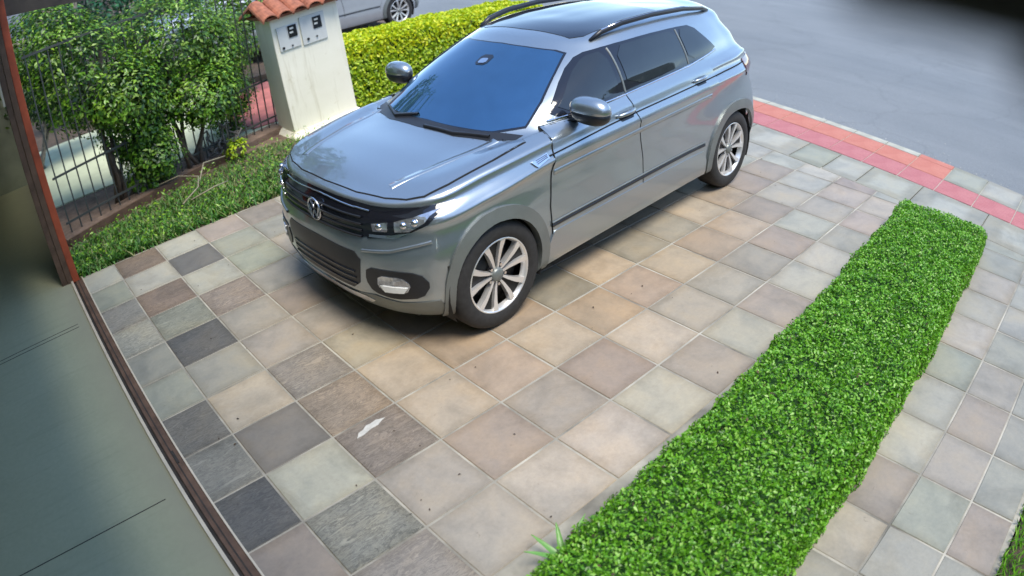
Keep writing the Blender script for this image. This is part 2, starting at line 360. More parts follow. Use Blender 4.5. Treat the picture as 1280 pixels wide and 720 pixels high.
PAL = dict(light=(0.42, 0.425, 0.375), grey=(0.28, 0.29, 0.265), dark=(0.205, 0.2, 0.185), vdark=(0.15, 0.15, 0.145), tan=(0.36, 0.295, 0.235),
           beige=(0.43, 0.39, 0.325), rust=(0.23, 0.155, 0.115), lilac=(0.33, 0.31, 0.285), mauve=(0.27, 0.225, 0.20), pink=(0.39, 0.325, 0.285),
           green=(0.285, 0.315, 0.265), blue=(0.36, 0.37, 0.34), pale=(0.45, 0.42, 0.375))
CELL = {(-3, -6): 'light', (-3, -5): 'green', (-3, -4): 'grey*', (-3, -3): 'light*', (-3, -2): 'grey', (-3, -1): 'green', (-3, 0): 'dark*', (-3, 1): 'grey*', (-3, 2): 'vdark*', (-3, 3): 'mauve',
        (-2, -6): 'rust*', (-2, -5): 'light', (-2, -4): 'rust*', (-2, -3): 'green*', (-2, -2): 'vdark*', (-2, -1): 'grey', (-2, 0): 'beige', (-2, 1): 'dark', (-2, 2): 'light', (-2, 3): 'grey**', (-2, 4): 'lilac*',
        (-1, -6): 'light', (-1, -5): 'vdark', (-1, -4): 'light', (-1, -3): 'mauve*', (-1, -2): 'lilac', (-1, -1): 'lilac', (-1, 0): 'lilac*', (-1, 1): 'tan*', (-1, 2): 'mauve*', (-1, 3): 'lilac', (-1, 4): 'lilac', 
        (0, -6): 'pink', (0, -5): 'green', (0, -4): 'green', (0, -3): 'grey', (0, -2): 'mauve', (0, -1): 'lilac', (0, 0): 'beige', (0, 1): 'beige', (0, 2): 'beige', (0, 3): 'mauve', (0, 4): 'pale',
        (1, -6): 'mauve', (1, -5): 'grey', (1, 0): 'tan', (1, 1): 'tan', (1, 2): 'pink', (1, 3): 'lilac', (1, 4): 'pale', (2, 1): 'tan', (2, 2): 'beige', (2, 3): 'mauve', (2, 4): 'light',
        (3, 2): 'tan', (3, 3): 'pale', (3, 4): 'lilac', (4, 2): 'pink', (4, 3): 'blue', (4, 4): 'blue', (5, 2): 'beige', (5, 3): 'blue', (5, 4): 'lilac', (6, 2): 'tan', (6, 3): 'grey', (6, 4): 'blue',
        (7, 2): 'tan', (7, 3): 'mauve', (7, 4): 'blue', (8, 2): 'mauve', (8, 3): 'blue', (8, 4): 'grey'}
POOL = ['tan', 'beige', 'grey', 'mauve', 'lilac', 'blue', 'pink', 'green', 'light', 'pale', 'grey']
driveway = sheet('driveway', [(XW + .012, -2.0), (xi(-2.0) - .5, -2.0), (xi(2.33) - .5, 2.33), (XW + .012, 2.33)], -0.004, 'mortar', 0.06)
side_path = sheet('side_path', [(XW, -3.63), (xi(-3.63) - .5, -3.63), (xi(-2.005) - .5, -2.005), (3.95, -2.005), (3.95, -2.6), (XW, -2.6)], -0.004, 'mortar', 0.06)
def tile(name, poly, parent, colr, alpha, z=0.0, mat='slate', thick=0.03):
    if len(poly) < 3 or area(poly) < 0.004: return
    cx = sum(p[0] for p in poly) / len(poly); cy = sum(p[1] for p in poly) / len(poly)
    bm = bmesh.new(); prism_bm(bm, [(p[0] - cx, p[1] - cy) for p in poly], -thick, 0.0, 0.004, 0.003)
    o = bmobj(name, bm, mat, parent); o.location = (cx, cy, z)
    o.rotation_euler = (random.uniform(-.004, .004), random.uniform(-.004, .004), random.uniform(-.005, .005))
    o.color = (*colr, alpha)
def tcol(spec):
    st = spec.count('*'); c = PAL[spec.strip('*')]; k = random.uniform(0.94, 1.06); m_ = 0.0 if 'dark' in spec else 0.35; c = tuple((a * (1 - m_) + b * m_) * k_ for a, b, k_ in zip(c, (.37, .345, .30), (.88, .87, .82)))
    return tuple(x * k * random.uniform(0.985, 1.015) for x in c), {0: 0.06, 1: 0.75, 2: 1.0}[st]
g = 0.0055
QJ = {q: random.uniform(-.012, .012) for q in range(-7, 12)}; PJ = {p: random.uniform(-.010, .010) for p in range(-4, 20)}
for p in range(-3, 13):
    for q in range(-6, 5):
        x0, x1 = (p + PJ[p]) * T, (p + 1 + PJ[p + 1]) * T; y1, y0 = -(q + QJ[q]) * T, -(q + 1 + QJ[q + 1]) * T
        poly = [(x0 + g, y0 + g), (x1 - g, y0 + g), (x1 - g, y1 - g), (x0 + g, y1 - g)]
        poly = clip(poly, -1, 0, -(XW + 0.025)); poly = clip(poly, 0, 1, 2.31) if poly else poly
        poly = clip(poly, 0, -1, 1.955) if poly else poly
        poly = clip(poly, 1, -0.15, 4.655) if poly else poly
        c, a = tcol(CELL.get((p, q)) or random.choice(POOL if p > 2 else POOL[:6]))
        tile('slate_tile', poly, driveway, c, a, random.uniform(-.0012, .0012))
y = 2.3
while y > -5.2:                              # last row, laid along the red paving
    h = random.choice([0.38, 0.42, 0.55, 0.7]); y2 = y - h
    poly = [(4.665 + .15 * y2, y2 + g), (xi(y2) - .012, y2 + g), (xi(y) - .012, y - g), (4.665 + .15 * y, y - g)]
    c, a = tcol(random.choice(['blue', 'green', 'grey', 'blue'])); tile('slate_tile', poly, driveway if y > -2 else side_path, c, a); y = y2
PR = [-3.5, -2.5, -1.5, -.5, .58, 1.58, 2.42, 3.4, 4.38, 5.42, 6.40, 7.45, 8.45, 9.45, 10.45, 11.5, 12.5]
RC = {(1.58, 0): 'beige', (2.42, 0): 'mauve', (3.4, 0): 'light', (4.38, 0): 'blue', (1.58, 1): 'grey', (2.42, 1): 'green', (3.4, 1): 'lilac', (4.38, 1): 'mauve', (2.42, 2): 'mauve', (3.4, 2): 'grey', (5.42, 0): 'green', (6.4, 0): 'pale', (5.42, 1): 'lilac'}
for a_, b_ in zip(PR, PR[1:]):
    for j, (q0, q1) in enumerate(((6.78, 7.86), (7.86, 8.62), (8.62, 9.24))):
        poly = [(a_ * T + g, -q1 * T + g), (b_ * T - g, -q1 * T + g), (b_ * T - g, -q0 * T - g), (a_ * T + g, -q0 * T - g)]
        poly = clip(poly, 1, -0.15, 4.655)
        c, a = tcol(RC.get((a_, j)) or random.choice(['grey', 'blue', 'green', 'lilac', 'grey']))
        tile('slate_tile', poly, side_path, tuple(x * .92 for x in c), a * .5, random.uniform(-.0015, .0015))
for p in (10, 11):
    for q in (5, 6):
        poly = clip([(p * T + g, -(q + 1) * T + g), ((p + 1) * T - g, -(q + 1) * T + g), ((p + 1) * T - g, -q * T - g), (p * T + g, -q * T - g)], 1, -0.15, 4.655)
        poly = clip(clip(poly, 0, 1, -2.015), -1, 0, -3.96) if poly else poly
        poly = clip(poly, 0, -1, 6.77 * T) if poly else poly
        c, a = tcol(random.choice(['grey', 'blue'])); tile('slate_tile', poly, side_path, c, a)
# red tactile paving and kerb
red = sheet('red_paving', [(xi(-5.5) + .001, -5.5), (xi(-5.5) + .74, -5.5), (xi(3.4) + .74, 3.4), (xi(3.4) + .001, 3.4)], -0.006, 'kerb_paint', 0.012)
kerb = sheet('kerb', [(xi(-5.5) + .74, -5.5), (xi(-5.5) + .855, -5.5), (xi(3.4) + .855, 3.4), (xi(3.4) + .74, 3.4)], -0.012, 'cement', 0.12)
y = 3.3
i = 0
while y > -5.3:
    y2 = y - 0.405
    def strip(a0, a1): return [(xi(y2) + a0, y2 + .004), (xi(y2) + a1, y2 + .004), (xi(y) + a1, y - .004), (xi(y) + a0, y - .004)]
    tile('paver', strip(.006, .362), red, (1, 1, 1), 0, 0.0, 'paver_pink')
    if y > -1.95:
        tile('paver', strip(.374, .73), red, (1, 1, 1), 0, 0.0, 'paver_orange')
        if y2 > -1.95 + .35: tile('kerb_stone', strip(.735, .853), kerb, (1, 1, 1), 0, 0.002, 'kerb_paint', 0.1)
        elif y > -1.6: pass
    if -2.3 < y2 < -1.75: tile('paver', strip(.735, .853), red, (1, 1, 1), 0, 0.0, 'paver_orange', 0.1)
    if y <= -1.95:
        c, a = tcol(random.choice(['green', 'grey', 'blue'])); tile('paver', strip(.374, .853), red, c, 0.1, 0.0)
    y = y2; i += 1

# ------------------------------------------------------------------ doorway, floor, wall
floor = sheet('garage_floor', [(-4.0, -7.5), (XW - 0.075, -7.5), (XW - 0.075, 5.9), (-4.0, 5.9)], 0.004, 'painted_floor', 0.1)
for yy in (1.55, 1.50, -0.6, -2.8):
    bm = bmesh.new(); box_bm(bm, (-3.95, yy - .0025, .003), (XW - .16, yy + .0025, .0055)); bmobj('floor_joint', bm, 'channel_dark', floor)
track = thing('door_track', 'cream and brown sliding door track along the threshold beside the green floor', 'door track', (XW - .04, -1.5, 0))
def trk(name, x0, x1, z0, z1, mat): return box(name, (x0 + .04, -5.9, z0), (x1 + .04, 3.86 - .02, z1), mat, track)
trk('sill', -.035, .025, -.03, .004, 'brown_wood')
trk('channel', -.055, -.036, -.03, -.008, 'channel_dark')
trk('rail', -.074, -.056, -.03, .018, 'frame_white')
trk('channel', -.014, -.006, .004, .0055, 'channel_dark')
trk('rail', .026, .036, -.03, .008, 'frame_white')
for yy in (-.05, -.35, -.62, -.95, 1.1):
    bm = bmesh.new(); box_bm(bm, (-.012 + .04, yy, .004), (.004 + .04, yy + random.uniform(.07, .14), .0075)); o = bmobj('roller_slot', bm, 'channel_dark', track)
house = thing('house_front', 'dark painted house wall around the garage opening at the left edge', 'house', (-1.2, 2.5, 0))
box('side_wall', (-2.8, 3.4, -.1), (.09, 3.55, 3.6), 'wall_dark', house); box('front_wall', (.03, -.11, -.1), (.09, 3.39, 3.6), 'wall_dark', house)
box('lintel', (-.16, -11, 2.42), (.085, -.14, 3.6), 'house_paint', house)
box('ceiling', (-2.8, -11, 2.62), (-.165, 3.39, 2.75), 'house_paint', house)
box('back_wall', (-2.95, -11, 0), (-2.81, 3.55, 2.75), 'house_paint', house)
post = thing('door_post', 'orange brown wooden door post at the end of the threshold by the grass', 'door post', (XW - .05, 2.33, 0))
box('post', (-.005, -.03, 0), (.055, .05, 2.42), 'orange_wood', post, 0.004); box('jamb', (-.055, -.027, 0), (-.0055, .05, 2.42), 'brown_wood', post, 0.004)
box('door_stop', (-.105, -.02, 0), (-.057, .05, 2.42), 'brown_wood', post, 0.003)
box('frame_strip', (-.125, -.035, 1.55), (-.108, .02, 2.42), 'frame_white', post)
beam = thing('roof_beam', 'dark wooden roof beam sloping out above the orange post', 'beam', (-1.3, 2.44, 2.22))
bm = bmesh.new(); box_bm(bm, (0, -.06, -.0), (2.1, .06, .16)); o = bmobj('rafter', bm, 'dark_wood', beam); o.rotation_euler = (0, R(6.5), 0); 
bracket = thing('lintel_bracket', 'dark out of focus bracket hanging from the lintel over the road', 'bracket', (-1.206, -3.27, 2.42))
bm = bmesh.new(); box_bm(bm, (0, -.30, -.110), (.03, .010, .0), 0.008); bmobj('hanger_plate', bm, 'dark_wood', bracket)
bm = bmesh.new(); box_bm(bm, (.004, -.26, -.117), (.026, -.03, -.111)); bmobj('hanger_lip', bm, 'dark_wood', bracket)

# ------------------------------------------------------------------ planting bed, grass, fence, neighbour's yard
F0 = Vector((-1.0, 3.3, 0)); F1 = Vector((1.78, 4.31, 0)); FD = (F1 - F0).normalized(); FN = Vector((-FD.y, FD.x, 0))
sheet('planting_bed', [(XW - .1, 2.315), (2.9, 2.315), (2.9, 4.49), (XW - .1, 4.49)], -0.012, 'earth', 0.1)
sheet('verge', [(2.905, 2.315), (xi(2.315) - .02, 2.315), (xi(5.2) - .02, 5.2), (2.905, 5.2)], -0.016, 'soil', 0.1)
def inpoly_grass(n):
    x = RNG.uniform(XW + .0, 2.6, n); y = 2.33 + RNG.uniform(0, 1, n) ** 1.15 * np.clip((3.02 + (x + 1.0) * 0.36) - 2.30, .3, 1.5)
    return x, y
x, y = inpoly_grass(15000)
h = RNG.uniform(.035, .11, len(x)) * (1 - .35 * (y - 2.33))
az = RNG.uniform(0, 2 * np.pi, len(x)); lean = RNG.uniform(.2, 1.1, len(x))
ld = np.stack([np.cos(az) * lean, np.sin(az) * lean, np.ones(len(x))], 1)
nr = np.stack([-np.cos(az), -np.sin(az), lean + .1], 1)
leaves('grass', np.stack([x, y, h * .45 - .012], 1), nr, h * 1.25, 'leaf_grass', None, .16, .1, 'stuff', ld)
x, y = inpoly_grass(2200)
leaves('ground_cover', np.stack([x, y, RNG.uniform(.03, .10, len(x))], 1), RNG.normal(size=(len(x), 3)) * .5 + [0, 0, 1], RNG.uniform(.02, .045, len(x)), 'leaf_fresh', None, .5)
dead = thing('dry_branch', 'pale dry curved branch lying in the grass strip', 'branch', (0.15, 3.1, .05))
for k, pts in enumerate([[(-.1, -.35, .05), (.12, -.2, .10), (.2, 0, .13), (.05, .2, .14), (-.15, .28, .1)], [(.2, .0, .08), (.35, .25, .16), (.62, .35, .12)], [(.0, -.3, .04), (.25, -.32, .09), (.42, -.2, .05)]]):
    tube('twig', pts, [.007, .0065, .006, .005, .004][:len(pts)], 'pale_twig', dead, 6)
kb = thing('fence_kerb', 'low brown concrete kerb under the iron bar fence', 'kerb', F0)
kb.rotation_euler = (0, 0, math.atan2(FD.y, FD.x)); FL = (F1 - F0).length
box('kerb_beam', (-.1, -.14, -.05), (FL, .10, .06), 'earth', kb, .01)
box('edging_board', (-.1, -.165, -.05), (FL * .66, -.142, .075), 'brown_wood', kb)
fence = thing('iron_fence', 'dark iron bar fence with slim upright bars behind the grass strip', 'fence', F0); fence.rotation_euler = kb.rotation_euler
nb = 25
bar0 = None
for i in range(nb):
    xx = .02 + i * (FL - .06) / (nb - 1)
    if bar0 is None: bar0 = box('bar', (-.0055, -.0055, .06), (.0055, .0055, 1.80), 'fence_iron', fence); o = bar0
    else: o = bar0.copy(); COL.objects.link(o); o.parent = fence
    o.location = (xx, 0, 0)
for z in (.17, .62, 1.775):
    box('rail', (-.02, -.016, z - .011), (FL, -.009, z + .011), 'fence_iron', fence)
neigh = sheet('neighbour_drive', [(-2.2, 4.5), (2.45, 4.5), (2.45, 7.5), (-2.2, 7.5)], 0.0, 'slab_pale', .1)
sheet('red_path', [(1.55, 4.6), (2.75, 4.6), (2.75, 7.0), (1.55, 7.0)], 0.012, 'red_floor', .008)
sheet('neighbour_yard', [(-30, 7.6), (xi(7.6) - .03, 7.6), (xi(30) - .03, 30), (-30, 30)], -0.02, 'soil', .1)

def blob_points(n, c, r, shell=0.55):
    v = RNG.normal(size=(n, 3)); v /= np.linalg.norm(v, axis=1)[:, None]
    rad = (shell + (1 - shell) * RNG.uniform(0, 1, n)) ** 0.6
    return np.asarray(c) + v * rad[:, None] * np.asarray(r), v
def clusters(name, blobs, per, size, mat, parent, spread=.09, aspect=.5, nl=9):
    P, N = [], []
    for c, r, k in blobs:
        cp, cv = blob_points(int(per * k), c, r)
        for p, v in zip(cp, cv):
            d = RNG.normal(size=(nl, 3)); d /= np.linalg.norm(d, axis=1)[:, None]
            P.append(p + d * spread * RNG.uniform(.4, 1, nl)[:, None]); N.append(d * .5 + v * .6 + [0, 0, .6])
    P = np.concatenate(P); N = np.concatenate(N)
    return leaves(name, P, N, RNG.uniform(.7, 1.3, len(P)) * size, mat, parent, aspect)
def limb(a, b, wob, n=6):
    a, b = Vector(a), Vector(b)
    return [a.lerp(b, i / (n - 1)) + (Vector((random.uniform(-wob, wob), random.uniform(-wob, wob), random.uniform(-wob, wob))) if 0 < i < n - 1 else Vector()) for i in range(n)]
def shrub(name, label, loc, blobs, per, size, mat, h, cat='shrub', group=None, mats2=None, stems=5, trunk_mat='twig', spread=.09, nl=9):
    t = thing(name, label, cat, loc, 0, group)
    bm = bmesh.new()
    for k in range(stems):
        c, r, _ = blobs[k % len(blobs)]
        p = limb((random.uniform(-.08, .08), random.uniform(-.08, .08), -.02), (c[0] + random.uniform(-.5, .5) * r[0], c[1] + random.uniform(-.5, .5) * r[1], c[2] + .3 * r[2]), .05)
        tube_bm(bm, p, [h * .016 * (1 - .14 * i) for i in range(len(p))], 6)
    bmobj('trunk', bm, trunk_mat, t, True)
    clusters('crown', blobs, per, size, mat, t, spread, .5, nl)
    if mats2: clusters('new_leaves', [(c, (r[0] * 1.05, r[1] * 1.05, r[2] * 1.05), k) for c, r, k in blobs], per * .5, size * .95, mats2, t, spread, .5, nl)
    return t
# broad-leaved shrubs along the fence
shrub('leafy_shrub', 'broad-leaved dark green shrub on the far side of the fence nearest the orange post', (-.35, 3.72, 0),
      [((-.1, .1, 1.4), (.6, .45, .6), 1.0), ((.35, .1, .75), (.42, .32, .45), .9), ((-.35, .2, 1.75), (.5, .4, .45), .7), ((.25, -.15, 1.1), (.4, .35, .4), .6), ((.42, -.05, .42), (.32, .25, .26), .5)], 360, .052, 'leaf_shrub', 1.8, mats2='leaf_fresh')
shrub('leafy_shrub', 'tall bright green shrub growing through the middle of the iron fence', (.55, 3.86, 0),
      [((0, .1, 1.45), (.62, .45, .5), 1.0), ((.2, -.08, .80), (.42, .35, .32), .9), ((-.35, -.05, .95), (.4, .3, .4), .6), ((.5, .2, 1.15), (.3, .3, .4), .5)], 350, .05, 'leaf_shrub', 1.8, mats2='leaf_fresh')
shrub('leafy_shrub', 'shrub with pale stems beside the meter pillar behind the fence', (1.35, 4.72, 0),
      [((.0, .0, 1.1), (.42, .4, .5), 1.1), ((-.1, -.25, .55), (.35, .3, .25), .7), ((.0, .1, .2), (.3, .3, .2), .35)], 240, .047, 'leaf_shrub', 1.2, mats2='leaf_fresh')
shrub('low_bush', 'small bright green bush at the fence foot over the edging board', (.0, 3.75, 0), [((0, 0, .17), (.28, .22, .15), 1.0)], 60, .06, 'leaf_fresh', .4, 'bush', spread=.06)
shrub('low_bush', 'small lime bush in the grass under the gnarled roots', (.98, 3.72, 0), [((0, 0, .12), (.16, .14, .1), 1.0)], 26, .05, 'leaf_lime', .3, 'bush', spread=.05)
roots = thing('vine_stump', 'grey gnarled tangle of old vine stems at the fence foot', 'stump', (.98, 4.02, 0))
for k in range(15):
    a = random.uniform(0, 6.28); r = random.uniform(.08, .26)
    p0 = (math.cos(a) * r, math.sin(a) * r * .6, 0); a2 = a + random.uniform(.8, 2.6)
    pts = limb(p0, (math.cos(a2) * r * .9, math.sin(a2) * r * .6, random.uniform(.12, .42)), .09, 7)
    tube('stem', pts, [.018 * (1 - .09 * i) for i in range(7)], 'bark', roots, 6)
# trees and far hedge behind
def tree(label, loc, blobs, per, size, mat, h, nl=8, mats2=None):
    return shrub('tree', label, loc, blobs, per, size, mat, h, 'tree', 'trees behind the neighbour yard', mats2, 6, 'bark', .16, nl)
tree('blue green tree behind the shrubs at the top left', (.2, 8.6, 0), [((0, 0, 1.75), (.9, .8, .8), 1.0), ((.9, .2, 1.35), (.7, .6, .6), .8), ((-.6, .1, 1.1), (.6, .5, .45), .6)], 190, .10, 'leaf_blue', 3.0)
tree('dark tree beyond the white car behind the fence', (2.3, 12.6, 0), [((0, 0, 1.6), (1.5, .8, 1.2), 1.4), ((1.6, .2, 1.5), (1.3, .7, 1.0), 1.0), ((-1.5, -.2, 1.5), (1.2, .7, 1.1), 1.0)], 190, .13, 'leaf_dark', 3.0, mats2='leaf_shrub')
tree('dark tree right behind the meter pillar', (2.1, 6.6, 0), [((0, 0, 1.0), (.6, .5, .7), 1.0), ((.5, .3, 1.35), (.5, .45, .5), .8)], 120, .085, 'leaf_shrub', 1.8, mats2='leaf_fresh')
tree('tall dark tree at the far left beside the cream trimmed roof', (-1.0, 6.4, 0), [((0, 0, 1.2), (.7, .6, .5), 1.0), ((.5, .2, .9), (.6, .5, .4), .8)], 150, .085, 'leaf_dark', 2.2, mats2='leaf_shrub')

tree('tall leafy tree rising out of the top of the picture behind the fence', (.4, 9.6, 0), [((0, 0, 6.2), (2.3, 2.0, 2.2), 1.6), ((1.8, -.3, 5.0), (1.6, 1.4, 1.3), 1.0), ((-1.4, .2, 4.6), (1.4, 1.3, 1.2), .8), ((.2, 0, 3.2), (1.2, .9, .7), .5)], 260, .17, 'leaf_shrub', 7.0)
# neighbour's house corner
nh = thing('neighbour_house', 'low house with grey slate roof and cream fascia boards at the top left corner', 'house', (-.55, 13.0, 0))
box('wall', (-3.5, .3, -.1), (1.15, 4.0, 1.3), 'cream', nh)
bm = bmesh.new(); prism_bm(bm, [(-3.6, 0), (.62, 0), (.62, 3), (-3.6, 3)], 0, .05); o = bmobj('roof', bm, 'roof_slate', nh); o.location = (0, .05, 1.42); o.rotation_euler = (R(24), 0, 0)
box('fascia', (-3.6, -.02, 1.27), (.72, .03, 1.36), 'cream', nh); box('fascia', (-3.6, -.10, 1.10), (.98, -.04, 1.19), 'cream', nh)
for k in range(7):
    box('lattice_slat', (.66 + k * .09, .08, 1.2), (.70 + k * .09, .10, 1.95), 'cream', nh)
for k in range(5):
    box('lattice_slat', (.62, .105, 1.27 + k * .15), (1.26, .125, 1.31 + k * .15), 'cream', nh)
shrub('yellow_shrub', 'yellow leaved shrub under the cream fascia boards', (-.2, 11.6, 0), [((-.1, 0, .75), (.75, .3, .42), 1.0)], 110, .10, 'leaf_gold', 1.0)

# ------------------------------------------------------------------ meter pillar
mp = thing('meter_pillar', 'white plastered meter pillar with two meter boxes and clay tile cap, leaning slightly', 'pillar', (2.17, 4.02, 0)); mp.rotation_euler = (0, R(-4.4), 0)
box('shaft', (-.42, -.22, .0), (.42, .22, 1.40), 'plaster', mp, .012)
bm = bmesh.new()
v = [bm.verts.new(p) for p in [(-.5, -.36, -.3), (.5, -.36, -.3), (.5, .3, -.3), (-.5, .3, -.3), (-.5, -.36, .0), (.5, -.36, .0), (.5, .3, .02), (-.5, .3, .02), (-.435, -.235, .075), (.435, -.235, .075), (.435, .235, .075), (-.435, .235, .075)]]
for a, b in ((0, 4), (4, 8)):
    for k in range(4): bm.faces.new((v[a + k], v[a + (k + 1) % 4], v[b + (k + 1) % 4], v[b + k]))
bm.faces.new(v[8:12]); bm.faces.new(v[0:4][::-1]); bmobj('plinth', bm, 'plaster', mp)
for cx, cz, w_, hh in ((-.235, 1.15, .26, .27), (.075, 1.16, .31, .32)):
    pn = box('meter_box', (cx - w_ / 2, -.236, cz - hh / 2), (cx + w_ / 2, -.221, cz + hh / 2), 'meter_panel', mp, .006)
    box('meter_window', (cx + .0, -.246, cz - .01), (cx + .105, -.237, cz + .125), 'meter_dark', pn, .003)
    box('meter_dial', (cx + .012, -.249, cz + .035), (cx + .055, -.2465, cz + .055), 'meter_panel', pn); box('meter_dial', (cx + .02, -.249, cz + .08), (cx + .065, -.2465, cz + .10), 'meter_panel', pn)
    for dx in (-.09, .02):
        bm = bmesh.new(); tube_bm(bm, [(cx + dx, -.236, cz - .1), (cx + dx, -.25, cz - .1)], .014 if dx < 0 else .009, 10); bmobj('lock_knob', bm, 'meter_dark', pn)
nt_ = 6
for i in range(nt_):                         # clay barrel tiles, one course each side of the ridge
    for s in (-1, 1):
        bm = bmesh.new(); cx = -.45 + i * .18
        ring = []
        for e, (yy, zz) in enumerate(((0, 1.56), (s * .36, 1.40))):
            rad = .085 + .012 * e
            ring.append([bm.verts.new((cx + math.cos(a) * rad, yy, zz + math.sin(a) * rad * .75)) for a in [math.pi * k / 8 for k in range(9)]])
            ring.append([bm.verts.new((cx + math.cos(a) * (rad - .014), yy, zz + math.sin(a) * (rad - .014) * .75)) for a in [math.pi * k / 8 for k in range(9)]])
        for k in range(8):
            bm.faces.new((ring[0][k], ring[0][k + 1], ring[2][k + 1], ring[2][k])); bm.faces.new((ring[1][k], ring[3][k], ring[3][k + 1], ring[1][k + 1])); bm.faces.new((ring[2][k], ring[2][k + 1], ring[3][k + 1], ring[3][k]))
        bmobj('roof_tile', bm, 'clay', mp)
box('cap_bed', (-.47, -.30, 1.401), (.47, .30, 1.43), 'clay', mp)

# ------------------------------------------------------------------ hedges
def hedge(name, label, x0, x1, y0, y1, h, n, size, mat, shift=lambda x: 0.0, top_mat=None, core='core', zb=0.0, top_n=0):
    t = thing(name, label, 'hedge', ((x0 + x1) / 2, (y0 + y1) / 2, 0)); L = Vector(t.location)
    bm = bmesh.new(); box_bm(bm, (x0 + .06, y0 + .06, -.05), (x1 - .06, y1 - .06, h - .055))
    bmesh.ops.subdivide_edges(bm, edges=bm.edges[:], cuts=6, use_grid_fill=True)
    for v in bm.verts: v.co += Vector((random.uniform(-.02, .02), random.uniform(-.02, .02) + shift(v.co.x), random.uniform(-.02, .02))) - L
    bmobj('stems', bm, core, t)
    A = [(x1 - x0) * (y1 - y0), (x1 - x0) * h, (x1 - x0) * h, (y1 - y0) * h, (y1 - y0) * h]; tot = sum(A)
    P, N = [], []
    for k, a in enumerate(A):
        m = int(n * a / tot); u, v_, d = RNG.uniform(0, 1, m), RNG.uniform(0, 1, m), RNG.exponential(.028, m).clip(0, .10) - .02
        if k == 0: p = np.stack([x0 + u * (x1 - x0), y0 + v_ * (y1 - y0), h - d], 1); nn = [0, 0, 1]
        elif k == 1: p = np.stack([x0 + u * (x1 - x0), y0 + d, v_ * h], 1); nn = [0, -1, .4]
        elif k == 2: p = np.stack([x0 + u * (x1 - x0), y1 - d, v_ * h], 1); nn = [0, 1, .4]
        elif k == 3: p = np.stack([x0 + d, y0 + u * (y1 - y0), v_ * h], 1); nn = [-1, 0, .4]
        else: p = np.stack([x1 - d, y0 + u * (y1 - y0), v_ * h], 1); nn = [1, 0, .4]
        P.append(p); N.append(np.tile(nn, (m, 1)))
    P = np.concatenate(P); N = np.concatenate(N).astype(float)
    # rounded shoulders and a lumpy clipped surface
    ed = np.minimum.reduce([P[:, 0] - x0, x1 - P[:, 0], P[:, 1] - y0, y1 - P[:, 1]])
    P[:, 2] -= np.where(P[:, 2] > h * .6, .05 * np.exp(-np.clip(ed, 0, 1) / .06), 0)
    lump = .010 * np.sin(P[:, 0] * 5.1 + 2.3 * np.sin(P[:, 1] * 6)) + .010 * np.sin(P[:, 1] * 17 + 2.1 * np.sin(P[:, 0] * 5.7)) + .009 * np.sin(P[:, 0] * 31 + 3 * np.sin(P[:, 1] * 11))
    P += N * lump[:, None] * [.8, .8, .9]
    P[:, 1] += np.array([shift(a) for a in P[:, 0]]); P[:, 2] = np.clip(P[:, 2], .004, 9) + zb
    N = N * 1.0 + RNG.normal(size=N.shape) * .75
    if top_mat:
        sel = (P[:, 2] > h * .72) & (RNG.uniform(0, 1, len(P)) < .8) | (RNG.uniform(0, 1, len(P)) < .10)
        leaves('young_leaves', P[sel] - np.array(L), N[sel], RNG.uniform(.75, 1.25, sel.sum()) * size, top_mat, t); P, N = P[~sel], N[~sel]
    k_ = RNG.uniform(0, 1, len(P)) < .012
    leaves('withered_leaves', P[k_] - np.array(L), N[k_], RNG.uniform(.7, 1.2, k_.sum()) * size, 'leaf_dry', t); P, N = P[~k_], N[~k_]
    leaves('foliage', P - np.array(L), N, RNG.uniform(.7, 1.3, len(P)) * size, mat, t)
    return t
hs = lambda x: .046 * x
hedge('clipped_hedge', 'low clipped bright green hedge running between driveway and side path', -.55, 3.98, -2.85, -2.12, .22, 84000, .0215, 'leaf_hedge', hs)
hedge('golden_hedge', 'taller hedge with yellow leafed top behind the grey car', 2.68, 6.0, 4.12, 4.95, .80, 30000, .055, 'leaf_lime', lambda x: 0.0, 'leaf_gold')
sheet('hedge_bed', [(-1.0, -2.765), (3.0, -2.765), (3.8, -2.66), (3.9, -2.005), (-1.0, -2.005)], -0.008, 'soil', .05)
sheet('hedge_edging', [(-1.0, -2.12), (3.5, -1.99), (3.5, -1.958), (-1.0, -1.958)], 0.006, 'mortar', .05)
ag = thing('agave', 'small plant with pointed pale green blades at the near end of the clipped hedge', 'plant', (-.13, -2.115, 0))
for k in range(9):
    a = 2 * math.pi * k / 9 + .3; L_ = random.uniform(.12, .2); up = random.uniform(.5, 1.3)
    bm = bmesh.new(); pr = None
    for i in range(6):
        u = i / 5; r_ = L_ * u / math.hypot(1, up) * (1 + .3 * u); z = .04 + L_ * up * u / math.hypot(1, up) * (1 - .25 * u); wd = .017 * (1 - u) ** .6 * (1 if u > 0 else .8) + .0012
        c = Vector((math.cos(a) * r_, math.sin(a) * r_, z)); sv = Vector((-math.sin(a), math.cos(a), 0)) * wd
        row = [bm.verts.new(c - sv + Vector((0, 0, .006))), bm.verts.new(c), bm.verts.new(c + sv + Vector((0, 0, .006)))]
        if pr:
            for q in range(2): bm.faces.new((pr[q], pr[q + 1], row[q + 1], row[q]))
        pr = row
    bmobj('blade', bm, 'leaf_agave', ag, True)
shw = sheet('side_house_wall', [(-4, -9.6), (18, -9.6), (18, -9.2), (-4, -9.2)], 4.4, 'house_grey', 4.6)
for k in range(5):
    wf = box('window', (-1.5 + 3.6 * k, -9.21, 1.9), (.3 + 3.6 * k, -9.17, 3.3), 'frame_white', shw); box('pane', (-1.4 + 3.6 * k, -9.168, 2.0), (-.63 + 3.6 * k, -9.16, 3.2), 'glass', wf); box('pane', (-.57 + 3.6 * k, -9.168, 2.0), (.2 + 3.6 * k, -9.16, 3.2), 'glass', wf)
